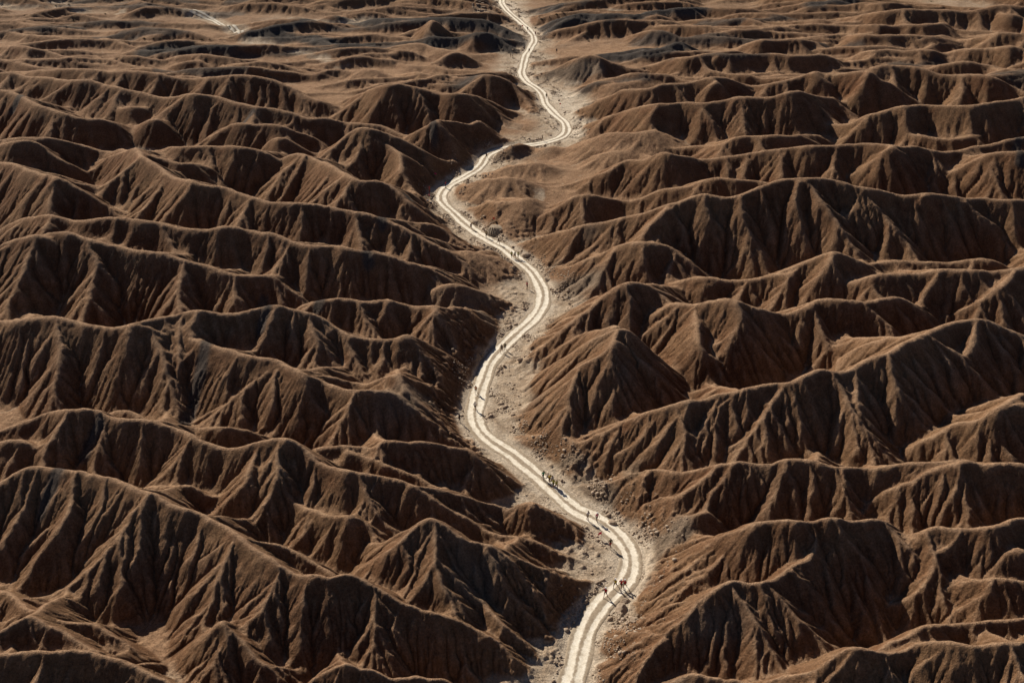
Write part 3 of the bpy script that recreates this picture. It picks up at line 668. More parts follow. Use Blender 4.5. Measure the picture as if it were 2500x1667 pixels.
# ground worn as bare as the road: the spread at the far bend and the shoulders of the upper road
WORN = np.zeros((NI, NJ), np.float32)
for pts_, wd in [([(1362,232),(1385,258),(1402,285),(1408,310),(1396,328)],5.0),([(1240,8),(1262,30),(1282,52)],2.6),([(1300,212),(1330,222),(1352,240)],2.2),([(1180,392),(1200,380)],1.6),([(1320,770),(1345,745)],1.8)]:
    f = np.full((NI, NJ), 30.0, np.float32); near(f, [spot(*q) for q in pts_], 3 * wd + 4)
    WORN = np.maximum(WORN, sstep(wd * 1.5, wd * 0.3, f + 1.8 * NF + 1.2 * NO) * sstep(1.6, 0.6, np.clip(Z - FLOOR, 0, 9)))
WORN = np.maximum(WORN, 0.75 * sstep(3.4, 1.6, DR + 1.1 * NF + 0.8 * NO))
gy, gx = np.gradient(blur(Z, 2))
SLO = np.hypot(gy / CELL, gx / CELL)
# pale dust on gentle ground and rounded tops; sunlit crest brightness painted in too
DUST_SUNLIT = np.clip(sstep(0.85, 0.25, SLO) * 0.75 + np.clip((Z - blur(Z, 16)) / (0.25 + 0.9 * (1 - nr)), 0, 1) * 0.65, 0, 1).astype(np.float32) * (1 - 0.45 * FARP)
me = bpy.data.meshes.new('badland_hills')
co = np.empty((NI * NJ, 3), np.float32)
co[:, 0] = X.ravel(); co[:, 1] = Y.ravel(); co[:, 2] = Z.ravel()
ii = np.arange(NI * NJ, dtype=np.int32).reshape(NI, NJ)
quads = np.stack([ii[:-1, :-1], ii[:-1, 1:], ii[1:, 1:], ii[1:, :-1]], -1).reshape(-1, 4)
nq = len(quads)
me.vertices.add(NI * NJ); me.vertices.foreach_set('co', co.ravel())
me.loops.add(nq * 4); me.loops.foreach_set('vertex_index', quads.ravel())
me.polygons.add(nq); me.polygons.foreach_set('loop_start', np.arange(0, nq * 4, 4, dtype=np.int32))
me.update(calc_edges=True)
me.polygons.foreach_set('use_smooth', np.ones(nq, bool))
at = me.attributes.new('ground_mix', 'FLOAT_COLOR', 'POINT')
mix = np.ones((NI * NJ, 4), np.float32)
mix[:, 0] = PALE.ravel(); mix[:, 1] = DARK.ravel(); mix[:, 2] = GREY.ravel(); mix[:, 3] = DUST_SUNLIT.ravel()
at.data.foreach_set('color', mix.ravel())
aw = me.attributes.new('worn', 'FLOAT', 'POINT'); aw.data.foreach_set('value', WORN.ravel().astype(np.float32))
hills = bpy.data.objects.new('badland_hills', me)
COL.objects.link(hills)
hills['kind'] = 'structure'
# ------------------------------------------------------------------ materials
def new_mat(name):
    m = bpy.data.materials.new(name); m.use_nodes = True
    nt = m.node_tree; nt.nodes.clear()
    o = nt.nodes.new('ShaderNodeOutputMaterial'); b = nt.nodes.new('ShaderNodeBsdfPrincipled')
    nt.links.new(b.outputs[0], o.inputs[0])
    b.inputs['Roughness'].default_value = 0.95
    b.inputs['Specular IOR Level'].default_value = 0.1
    return m, nt, b

class NT:
    def __init__(s, nt): s.nt = nt
    def n(s, t, **kw):
        x = s.nt.nodes.new(t)
        for k, v in kw.items(): setattr(x, k, v)
        return x
    def l(s, a, b): s.nt.links.new(a, b)
    def noise(s, vec, scale, detail=4, rough=0.6):
        x = s.n('ShaderNodeTexNoise'); x.inputs['Scale'].default_value = scale
        x.inputs['Detail'].default_value = detail; x.inputs['Roughness'].default_value = rough
        s.l(vec, x.inputs['Vector']); return x.outputs['Fac']
    def ramp(s, fac, stops):
        x = s.n('ShaderNodeValToRGB'); e = x.color_ramp.elements
        while len(e) < len(stops): e.new(0.5)
        for k, (p, c) in enumerate(stops):
            e[k].position = p; e[k].color = (*c, 1) if len(c) == 3 else c
        s.l(fac, x.inputs[0]); return x.outputs[0]
    def mix(s, fac, a, b, mode='MIX'):
        x = s.n('ShaderNodeMix', data_type='RGBA', blend_type=mode)
        for v, i in ((fac, 0), (a, 6), (b, 7)):
            if isinstance(v, (int, float)): x.inputs[i].default_value = v
            elif isinstance(v, tuple): x.inputs[i].default_value = (*v, 1)
            else: s.l(v, x.inputs[i])
        return x.outputs[2]
    def math(s, op, a, b=0.0, clamp=False):
        x = s.n('ShaderNodeMath', operation=op); x.use_clamp = clamp
        for i, v in enumerate((a, b)):
            if isinstance(v, (int, float)): x.inputs[i].default_value = v
            else: s.l(v, x.inputs[i])
        return x.outputs[0]

def ground_material():
    m, nt, b = new_mat('badland_clay')
    g = NT(nt)
    tc = g.n('ShaderNodeTexCoord'); P = tc.outputs['Object']
    at = g.n('ShaderNodeAttribute', attribute_name='ground_mix')
    sep = g.n('ShaderNodeSeparateColor'); g.l(at.outputs['Color'], sep.inputs[0])
    big = g.noise(P, 0.05, 5, 0.6)
    clay = g.ramp(big, [(0.30, (0.128, 0.064, 0.034)), (0.44, (0.170, 0.092, 0.050)), (0.56, (0.202, 0.119, 0.066)), (0.68, (0.162, 0.080, 0.042)), (0.80, (0.184, 0.116, 0.070))])
    med = g.noise(P, 0.5, 5, 0.65)
    clay = g.mix(1.0, clay, g.ramp(med, [(0.3, (0.74, 0.72, 0.70)), (0.7, (1.22, 1.2, 1.18))]), 'MULTIPLY')
    clay = g.mix(g.math('MULTIPLY', at.outputs['Alpha'], 0.8), clay, g.ramp(med, [(0.3, (0.325, 0.200, 0.122)), (0.7, (0.49, 0.325, 0.207))]))  # dust tone, kept pale so the colour carries the sunlit look of crests
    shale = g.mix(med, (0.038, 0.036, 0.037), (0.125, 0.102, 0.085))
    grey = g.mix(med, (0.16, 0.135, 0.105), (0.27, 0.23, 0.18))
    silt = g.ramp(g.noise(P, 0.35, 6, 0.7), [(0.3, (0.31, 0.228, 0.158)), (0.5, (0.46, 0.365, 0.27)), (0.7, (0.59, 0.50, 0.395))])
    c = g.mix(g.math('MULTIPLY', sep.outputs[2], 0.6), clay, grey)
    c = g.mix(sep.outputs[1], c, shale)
    c = g.mix(sep.outputs[0], c, silt)
    aw = g.n('ShaderNodeAttribute', attribute_name='worn')
    c = g.mix(g.math('MULTIPLY', aw.outputs['Fac'], 0.8), c, g.ramp(med, [(0.3, (0.47, 0.39, 0.30)), (0.7, (0.74, 0.655, 0.54))]))
    fine = g.noise(P, 3.2, 5, 0.85)
    c = g.mix(1.0, c, g.ramp(fine, [(0.30, (0.45, 0.42, 0.40)), (0.5, (1, 1, 1)), (0.70, (1.65, 1.62, 1.55))]), 'MULTIPLY')
    g.l(c, b.inputs['Base Color'])
    n1 = g.noise(P, 1.6, 6, 0.72); n2 = g.noise(P, 6.0, 3, 0.7)
    hsum = g.math('ADD', g.math('MULTIPLY', n1, 0.46), g.math('MULTIPLY', n2, 0.32))
    bp = g.n('ShaderNodeBump'); bp.inputs['Strength'].default_value = 0.8; bp.inputs['Distance'].default_value = 1.0
    g.l(hsum, bp.inputs['Height']); g.l(bp.outputs[0], b.inputs['Normal'])
    return m
M_GROUND = ground_material()
hills.data.materials.append(M_GROUND)

def road_material(name, k):
    m, nt, b = new_mat(name)
    g = NT(nt)
    tc = g.n('ShaderNodeTexCoord'); P = tc.outputs['Object']
    at = g.n('ShaderNodeAttribute', attribute_name='across')
    w = g.math('ADD', at.outputs['Fac'], g.math('MULTIPLY', g.math('SUBTRACT', g.noise(P, 1.1, 6, 0.7), 0.5), 1.5))
    bare = g.ramp(g.noise(P, 0.9, 5), [(0.32, (0.60, 0.53, 0.44)), (0.48, (0.82, 0.755, 0.65)), (0.7, (0.90, 0.85, 0.77))])
    rough = g.ramp(g.noise(P, 1.6, 5, 0.7), [(0.3, (0.27, 0.21, 0.155)), (0.7, (0.46, 0.385, 0.30))])
    c = g.mix(g.ramp(w, [(0.35, (0, 0, 0)), (0.7, (1, 1, 1))]), rough, bare)
    fine = g.noise(P, 5.0, 3, 0.7)
    c = g.mix(1.0, c, g.ramp(fine, [(0.25, (0.78, 0.77, 0.75)), (0.7, (1.08, 1.08, 1.08))]), 'MULTIPLY')
    c = g.mix(1.0, c, (k, k, k * 0.98), 'MULTIPLY')
    g.l(c, b.inputs['Base Color'])
    bp = g.n('ShaderNodeBump'); bp.inputs['Strength'].default_value = 0.6; bp.inputs['Distance'].default_value = 1.0
    g.l(g.math('MULTIPLY', g.noise(P, 3.0, 5, 0.7), 0.06), bp.inputs['Height']); g.l(bp.outputs[0], b.inputs['Normal'])
    return m
M_ROAD = road_material('road_dust', 1.0)
M_TRACK = road_material('track_dust', 0.8)

def plain_mat(name, col, rough=0.85, var=0.15):
    m, nt, b = new_mat(name); g = NT(nt)
    tc = g.n('ShaderNodeTexCoord')
    n = g.noise(tc.outputs['Object'], 9.0, 3)
    c = g.mix(1.0, col, g.ramp(n, [(0.3, (1 - var,) * 3), (0.7, (1 + var,) * 3)]), 'MULTIPLY')
    g.l(c, b.inputs['Base Color']); b.inputs['Roughness'].default_value = rough
    return m

# ------------------------------------------------------------------ roads: ribbons with two worn wheel ruts
def ribbon(name, line, half, rut, z_of, lift, mat_):
    line = np.asarray(line)
    t = np.gradient(line, axis=0); t /= np.linalg.norm(t, axis=1)[:, None]
    for _ in range(3):
        t[1:-1] = (t[:-2] + 2 * t[1:-1] + t[2:]) / 4
    nrm = np.stack([t[:, 1], -t[:, 0]], 1); nrm /= np.linalg.norm(nrm, axis=1)[:, None]
    us = np.linspace(-1, 1, 21)
    n, k = len(line), len(us)
    v = np.empty((n, k, 3)); acr = np.empty((n, k))
    s = np.arange(n) * 0.8
    for j, u in enumerate(us):
        edge = 1 + (0.10 * np.sin(s * 0.37 + 2 * np.sign(u)) + 0.08 * np.sin(s * 0.83 + u)) * abs(u)
        p = line + nrm * (u * half * edge)[:, None]
        x = np.abs(u * half + 0.10 * np.sin(s * 0.21 + 1.0) + 0.06 * np.sin(s * 0.53)) 
        in_rut = np.exp(-((x - rut - 0.06 * np.sin(s * 0.31)) / (0.45 + 0.07 * np.sin(s * 0.17 + u))) ** 2)
        v[:, j, :2] = p
        prof = lift - 0.045 * in_rut + 0.015 * (1 - abs(u)) - (0.09 if abs(u) > 0.99 else 0.0)
        v[:, j, 2] = [z_of(q[0], q[1]) for q in p] + prof + 0.008 * np.sin(s * 1.3 + 5 * u)
        acr[:, j] = in_rut * 1.15 + 0.05
    me = bpy.data.meshes.new(name)
    idx = np.arange(n * k).reshape(n, k)
    f = np.stack([idx[:-1, :-1], idx[:-1, 1:], idx[1:, 1:], idx[1:, :-1]], -1).reshape(-1, 4)
    me.from_pydata(v.reshape(-1, 3).tolist(), [], f.tolist())
    a = me.attributes.new('across', 'FLOAT', 'POINT'); a.data.foreach_set('value', acr.ravel().astype(np.float32))
    me.polygons.foreach_set('use_smooth', np.ones(len(me.polygons), bool))
    me.materials.append(mat_)
    o = bpy.data.objects.new(name, me); COL.objects.link(o); o['kind'] = 'structure'
    if me.polygons[0].normal.z < 0: me.flip_normals()
    return o
ribbon('dirt_road', ROAD, 1.75, 0.74, lambda x, y: 0.0, 0.07, M_ROAD)
ribbon('side_track', TRACK, 1.35, 0.7, ground, 0.12, M_TRACK)
# ------------------------------------------------------------------ the land beyond the hills, out to the horizon
def outer_plain():
    ang = sorted(set(np.round(np.concatenate([np.linspace(-math.pi, math.pi, 97), [-TH, TH]]), 5)))
    rad = [3, 30, 60, R0, 110, 150, 210, 290, 400, R1, 640, 760, 950, 1250, 1700, 2400, 3500, 5500, 9000, 14000]
    bm = bmesh.new(); V = {}
    for i, r in enumerate(rad):
        for j, t in enumerate(ang[:-1]):
            x, y = r * math.sin(t), r * math.cos(t)
            inside = R0 <= r <= R1 and -TH - 1e-4 <= t <= TH + 1e-4
            h = -1.2 if inside else (6.0 * math.sin(x * 0.021 + y * 0.03) * math.sin(y * 0.017 - x * 0.012) + 3 * math.sin(x * 0.07) * math.sin(y * 0.08)) * min(1, max(0, (r - 20) / 300)) - 1.5
            V[i, j] = bm.verts.new((x, y, h))
    n = len(ang) - 1
    for i in range(len(rad) - 1):
        for j in range(n):
            tm = (ang[j] + ang[j + 1]) / 2
            if R0 - 1 <= rad[i] and rad[i + 1] <= R1 + 1 and -TH < tm < TH: continue
            f = bm.faces.new((V[i, j], V[i, (j + 1) % n], V[i + 1, (j + 1) % n], V[i + 1, j])); f.smooth = True
    bmesh.ops.recalc_face_normals(bm, faces=bm.faces)
    me = bpy.data.meshes.new('outer_plain'); bm.to_mesh(me); bm.free()
    if me.polygons[len(me.polygons) // 2].normal.z < 0: me.flip_normals()
    me.materials.append(M_GROUND)
    o = bpy.data.objects.new('outer_plain', me); COL.objects.link(o); o['kind'] = 'structure'
outer_plain()

# ------------------------------------------------------------------ helpers for things
def link_mesh(name, me, parent=None, mats=()):
    o = bpy.data.objects.new(name, me); COL.objects.link(o)
    if parent: o.parent = parent
    return o
def tag(o, label, cat, group=None):
    o['label'] = label; o['category'] = cat
    if group: o['group'] = group
def thing(name, loc, rz, label, cat, group=None):
    o = bpy.data.objects.new(name, None); COL.objects.link(o)
    o.empty_display_size = 0.3; o.location = loc; o.rotation_euler = (0, 0, rz)
    tag(o, label, cat, group); return o
_mc = {}
def mat(col, rough=0.85):
    k = tuple(round(c, 3) for c in col)
    if k not in _mc: _mc[k] = plain_mat('cloth_%d' % len(_mc), k, rough)
    return _mc[k]
def on_ground(u, v):
    p = spot(u, v)
    d = np.min(np.hypot(ROAD[:, 0] - p[0], ROAD[:, 1] - p[1]))
    return Vector((p[0], p[1], p[2] + (0.045 if d < 1.3 else 0.0)))

# ------------------------------------------------------------------ rocks
def rock_mesh(name, seed, size, flat=0.65, sub=2):
    rg = random.Random(seed)
    bm = bmesh.new(); bmesh.ops.create_icosphere(bm, subdivisions=sub, radius=1.0)
    cuts = [Vector((rg.gauss(0, 1), rg.gauss(0, 1), rg.gauss(0, 0.8))).normalized() for _ in range(7)]
    lv = [rg.uniform(0.55, 0.9) for _ in cuts]
    sx, sy = rg.uniform(0.8, 1.25), rg.uniform(0.75, 1.1)
    for v in bm.verts:
        c = v.co.copy()
        for n, l in zip(cuts, lv):
            d = c.dot(n)
            if d > l: c -= n * (d - l) * 0.9
        c *= 1 + 0.06 * math.sin(c.x * 7 + seed) * math.sin(c.y * 6 + c.z * 8)
        v.co = Vector((c.x * sx, c.y * sy, c.z * flat)) * size
    me = bpy.data.meshes.new(name); bm.to_mesh(me); bm.free()
    return me
def rock_material():
    m, nt, b = new_mat('clod'); g = NT(nt)
    tc = g.n('ShaderNodeTexCoord'); P = tc.outputs['Object']
    c = g.ramp(g.noise(P, 1.3, 4), [(0.3, (0.23, 0.17, 0.12)), (0.7, (0.46, 0.365, 0.28))])
    g.l(c, b.inputs['Base Color'])
    bp = g.n('ShaderNodeBump'); bp.inputs['Strength'].default_value = 0.7
    g.l(g.math('MULTIPLY', g.noise(P, 7.0, 4, 0.7), 0.08), bp.inputs['Height']); g.l(bp.outputs[0], b.inputs['Normal'])
    return m
M_ROCK = rock_material()
BOULDERS = [
 (1526, 1467, 0.62, 'dark rounded clod of earth just right of the road below the trio in red'),
 (1517, 1488, 0.95, 'largest dark mound of crusted earth beside the near stretch of road'),
 (1549, 1516, 0.55, 'dark clod alone on the pale bench right of the near road'),
 (1286, 624, 0.95, 'dark boulder beside the three runners in yellow green'),
 (1158, 543, 0.85, 'dark flat boulder on the right verge above the fluted bank'),
 (1270, 879, 0.6, 'dark split rock at the shadow tips of the two walkers'),
 (1335, 684, 0.8, 'dark rock on the outer verge of the long right hand bend'),
 (1496, 1278, 0.6, 'dark rock against the slope right of the bend with the walkers'),
]
for k, (u, v, s, lab) in enumerate(BOULDERS):
    me = rock_mesh('boulder', 40 + k, s, 0.6, 4); me.materials.append(M_ROCK); me.polygons.foreach_set('use_smooth', np.ones(len(me.polygons), bool))
    o = link_mesh('boulder', me); p = on_ground(u, v)
    o.location = (p.x, p.y, p.z + 0.12 * s); o.rotation_euler = (0, 0, k * 1.3)
    tag(o, lab, 'rock')

def rubble():
    base = []
    for k in range(6):
        bm = bmesh.new(); bmesh.ops.create_icosphere(bm, subdivisions=1, radius=1.0)
        rg = random.Random(k)
        base.append((np.array([v.co[:] for v in bm.verts]) * [[rg.uniform(0.7, 1.3) for _ in range(3)] for _ in bm.verts] * [1, 1, 0.65], np.array([[v.index for v in f.verts] for f in bm.faces])))
        bm.free()
    g = np.random.default_rng(3)
    V, F, n = [], [], 0
    tan = np.gradient(ROAD, axis=0); tan /= np.linalg.norm(tan, axis=1)[:, None]
    cnt = 0
    while cnt < 20000:
        i = g.integers(0, len(ROAD)); side = 1 if g.random() < 0.62 else -1
        off = side * (1.65 + abs(g.normal(0, 2.6 if side > 0 else 1.6)))
        p = ROAD[i] + np.array([tan[i, 1], -tan[i, 0]]) * off * (1 if tan[i, 1] > 0 else -1) + g.normal(0, 0.3, 2)
        if not (R0 < np.hypot(*p) < 520): continue
        c = math.sin(p[0] * 0.9 + 1.3 * math.sin(p[1] * 0.31)) * math.sin(p[1] * 0.55 + 1.1 * math.sin(p[0] * 0.5)) + 0.5 * math.sin(p[0] * 0.33 + p[1] * 0.21)
        if c < g.uniform(0.0, 0.9): continue
        if np.min(np.hypot(ROAD[max(0, i - 12):i + 13, 0] - p[0], ROAD[max(0, i - 12):i + 13, 1] - p[1])) < 1.55: continue
        s = float(np.clip(g.lognormal(-2.55, 0.62), 0.04, 0.42))
        v, f = base[g.integers(0, 6)]
        a = g.uniform(0, 6.28); rot = np.array([[math.cos(a), -math.sin(a), 0], [math.sin(a), math.cos(a), 0], [0, 0, 1]])
        V.append((v * s) @ rot.T + [p[0], p[1], ground(p[0], p[1]) + 0.15 * s]); F.append(f + n); n += len(v); cnt += 1
    V = np.concatenate(V); F = np.concatenate(F)
    me = bpy.data.meshes.new('rubble')
    me.vertices.add(len(V)); me.vertices.foreach_set('co', V.astype(np.float32).ravel())
    me.loops.add(F.size); me.loops.foreach_set('vertex_index', F.astype(np.int32).ravel())
    me.polygons.add(len(F)); me.polygons.foreach_set('loop_start', np.arange(0, F.size, 3, dtype=np.int32)); me.update(calc_edges=True)
    me.materials.append(M_ROCK)
    o = link_mesh('rubble', me); o['kind'] = 'stuff'
    tag(o, 'brown stones and crusted clods strewn along the verges of the dirt road', 'rubble')
rubble()

# ------------------------------------------------------------------ grey bank cut beside the road, fluted by rain
def cut_bank():
    L, Rr = spot(1184, 577), spot(1224, 577)
    top = 1.75; nu, nv = 72, 26
    ax = (Rr - L)[:2]; w = np.linalg.norm(ax); ax = ax / w; back = np.array([-ax[1], ax[0]])
    bm = bmesh.new(); V = []
    for i in range(nu + 1):
        u = i / nu; row = []
        prof = math.sin(math.pi * min(1, max(0, u))) ** 0.16
        fl = abs(math.sin(u * 8.5 * math.pi + 0.6 * math.sin(u * 11))) ** 0.6
        for j in range(nv + 1):
            v = j / nv
            hgt = -0.4 + (top + 0.4) * (0.35 + 0.65 * prof) * min(1, v / 0.72)
            rec = 1.5 * min(1, v / 0.72) ** 1.15 + max(0, v - 0.72) * 9 + 1.6 * (1 - prof)
            out = 0.30 * fl * (1 - abs(2 * min(1, v / 0.72) - 0.9) * 0.6) * (v < 0.75) + 0.05 * math.sin(v * 23 + u * 40)
            p = L[:2] + ax * (u * w + 0.04 * math.sin(v * 9 + u * 30)) + back * (rec - out)
            row.append(bm.verts.new((p[0], p[1], L[2] + hgt - 0.35 * max(0, v - 0.9) * 10)))
        V.append(row)
    for i in range(nu):
        for j in range(nv):
            bm.faces.new((V[i][j], V[i + 1][j], V[i + 1][j + 1], V[i][j + 1])).smooth = True
    me = bpy.data.meshes.new('cut_bank'); bm.to_mesh(me); bm.free()
    m, nt, b = new_mat('grey_bank'); g = NT(nt); tc = g.n('ShaderNodeTexCoord')
    g.l(g.ramp(g.noise(tc.outputs['Object'], 2.5, 5, 0.7), [(0.3, (0.20, 0.155, 0.11)), (0.7, (0.40, 0.335, 0.26))]), b.inputs['Base Color'])
    me.materials.append(m)
    o = link_mesh('cut_bank', me); o['kind'] = 'structure'
cut_bank()

# ------------------------------------------------------------------ ring of stones on the far plain
ring = thing('stone_ring', on_ground(1174, 14), 0, 'rough ring of dark stones round a pale pad left of the far road', 'stone ring')
rl = Vector(ring.location)
stone_me = [rock_mesh('stone', 80 + k, 0.5, 0.7, 1) for k in range(3)]
for m_ in stone_me: m_.materials.append(M_ROCK)
for k in range(26):
    a = k / 26 * 2 * math.pi
    p = on_ground(1174 + 20 * math.cos(a) * random.uniform(0.92, 1.06), 14 + 12.5 * math.sin(a) * random.uniform(0.92, 1.06))
    o = link_mesh('stone', stone_me[k % 3], ring); o.location = p - rl; o.scale = (random.uniform(0.6, 1.2),) * 3; o.rotation_euler = (0, 0, k)
for u, v in [(1166, 11), (1174, 19), (1181, 18), (1170, 5), (1178, 9), (1176, 26)]:
    o = link_mesh('stone', stone_me[1], ring); o.location = on_ground(u, v) - rl; o.scale = (1.7, 1.4, 1.0)

# ------------------------------------------------------------------ low desert shrubs
def shrub_meshes():
    rg = random.Random(5)
    bm = bmesh.new()
    for _ in range(150):
        a = rg.uniform(0, 6.28); e = rg.uniform(0.1, 1.45); r = 0.75 * rg.uniform(0.45, 1.0)
        c = Vector((r * math.cos(a) * math.cos(e), r * math.sin(a) * math.cos(e), 0.12 + 0.75 * r * math.sin(e)))
        n = Vector((rg.gauss(0, 1), rg.gauss(0, 1), rg.gauss(0.4, 1))).normalized(); t = n.orthogonal().normalized(); b = n.cross(t)
        s = rg.uniform(0.06, 0.13)
        bm.faces.new([bm.verts.new(c + t * s), bm.verts.new(c + b * s * 0.6), bm.verts.new(c - t * s), bm.verts.new(c - b * s * 0.6)])
    fol = bpy.data.meshes.new('foliage'); bm.to_mesh(fol); bm.free()
    fol.materials.append(plain_mat('shrub_leaf', (0.055, 0.055, 0.032), 0.9, 0.3))
    bm = bmesh.new()
    for k in range(9):
        a = k * 0.7; d = Vector((math.cos(a) * 0.5, math.sin(a) * 0.5, 0.5))
        q = d.orthogonal().normalized() * 0.025; q2 = d.cross(q).normalized() * 0.025
        bs = [bm.verts.new(q * c + q2 * s) for c, s in ((1, 0), (-0.5, 0.87), (-0.5, -0.87))]; tp = bm.verts.new(d)
        for i in range(3): bm.faces.new((bs[i], bs[(i + 1) % 3], tp))
    st = bpy.data.meshes.new('stem'); bm.to_mesh(st); bm.free()
    st.materials.append(plain_mat('shrub_wood', (0.10, 0.07, 0.05)))
    return fol, st
FOL, STEM = shrub_meshes()
SHRUBS = [(1341,43),(1359,38),(1373,31),(1387,29),(1437,103),(1322,50),(866,46),(896,27),(137,16),(168,13),(257,36),(352,97),(375,97),(392,98),(424,98),
 (493,99),(512,98),(1455,17),(1559,16),(1596,13),(1480,18),(180,53),(560,67),(574,78),(1222,33),(1308,71),(700,20),(2273,5),(1900,16),(60,40),(1237,66)]
for k, (u, v) in enumerate(SHRUBS):
    o = thing('desert_shrub', on_ground(u, v), k * 1.1, 'small dark shrub dotted on the pale far plain near the top', 'shrub', 'dark shrubs scattered over the far plain')
    o.scale = (random.uniform(0.45, 0.95),) * 3
    link_mesh('foliage', FOL, o); link_mesh('stem', STEM, o)

# ------------------------------------------------------------------ marker flags
def flag_meshes():
    bm = bmesh.new(); bmesh.ops.create_cone(bm, segments=8, radius1=0.018, radius2=0.012, depth=1.1, cap_ends=True, matrix=Matrix.Translation((0, 0, 0.55)))
    pole = bpy.data.meshes.new('pole'); bm.to_mesh(pole); bm.free(); pole.materials.append(mat((0.08, 0.07, 0.06)))
    bm = bmesh.new(); g = []
    for i in range(9):
        x = i / 8 * 0.62; col = []
        for j in range(5):
            z = 1.08 - j / 4 * 0.46 * (1 - 0.55 * i / 8) - 0.16 * (i / 8) ** 1.5 - 0.10 * i / 8
            col.append((x * 0.85, 0.05 * math.sin(x * 11 + j * 0.4), z))
        g.append(col)
    for off in (0.0, 0.006):
        vv = [[bm.verts.new((p[0] + 0.014, p[1] + off, p[2])) for p in col] for col in g]
        for i in range(8):
            for j in range(4): bm.faces.new((vv[i][j], vv[i + 1][j], vv[i + 1][j + 1], vv[i][j + 1]))
    cl = bpy.data.meshes.new('flag_cloth'); bm.to_mesh(cl); bm.free()
    return pole, cl
POLE, CLOTH = flag_meshes()
FLAGS = [(1468, 1313, 1.15, (0.62, 0.012, 0.07), 'crimson marker flag on the left verge just below the two walkers'),
 (1203, 542, 1.0, (0.70, 0.06, 0.04), 'bright red marker flag on the slope above the fluted bank'),
 (1366, 261, 1.0, (0.60, 0.10, 0.09), 'faded red marker flag on stony ground right of the far road'),
 (1274, 70, 1.2, (0.66, 0.04, 0.03), 'red marker flag in the middle of the far road'),
 (1061, 432, 1.0, (0.42, 0.02, 0.13), 'dull magenta marker flag on shaded rubble left of the road')]
for u, v, s, c, lab in FLAGS:
    o = thing('marker_flag', on_ground(u, v), 0.3 if u < 1400 else -2.6, lab, 'flag', 'red marker flags along the course')
    o.scale = (s,) * 3
    link_mesh('pole', POLE, o)
    q = link_mesh('flag_cloth', CLOTH, o)
    if not CLOTH.materials: CLOTH.materials.append(None)
    q.material_slots[0].link = 'OBJECT'; q.material_slots[0].material = mat(c, 0.7)

# ------------------------------------------------------------------ people
def skin(name, verts, edges, radii, root=0, sub=1):
    me = bpy.data.meshes.new(name + '_frame'); me.from_pydata([tuple(v) for v in verts], edges, [])
    o = bpy.data.objects.new(name + '_frame', me); COL.objects.link(o)
    sk = o.modifiers.new('skin', 'SKIN'); sk.use_smooth_shade = True
    if not me.skin_vertices: 
        bpy.context.view_layer.update()
    dat = me.skin_vertices[0].data if me.skin_vertices else me.attributes
    for i, r in enumerate(radii):
        rx, ry = (r, r) if isinstance(r, (int, float)) else r
        dat[i].radius = (rx, ry); dat[i].use_root = (i == root)
    if sub:
        s = o.modifiers.new('sub', 'SUBSURF'); s.levels = sub; s.render_levels = sub
    dg = bpy.context.evaluated_depsgraph_get(); dg.update()
    out = bpy.data.meshes.new_from_object(o.evaluated_get(dg)); out.name = name
    bpy.data.objects.remove(o); bpy.data.meshes.remove(me)
    return out

def seg(p, ang, length, side=0.0):
    """from p, a limb hanging down and swung forward (towards -Y) by ang"""
    return p + Vector((side * length, -math.sin(ang) * length * math.sqrt(1 - side * side), -math.cos(ang) * length * math.sqrt(1 - side * side)))

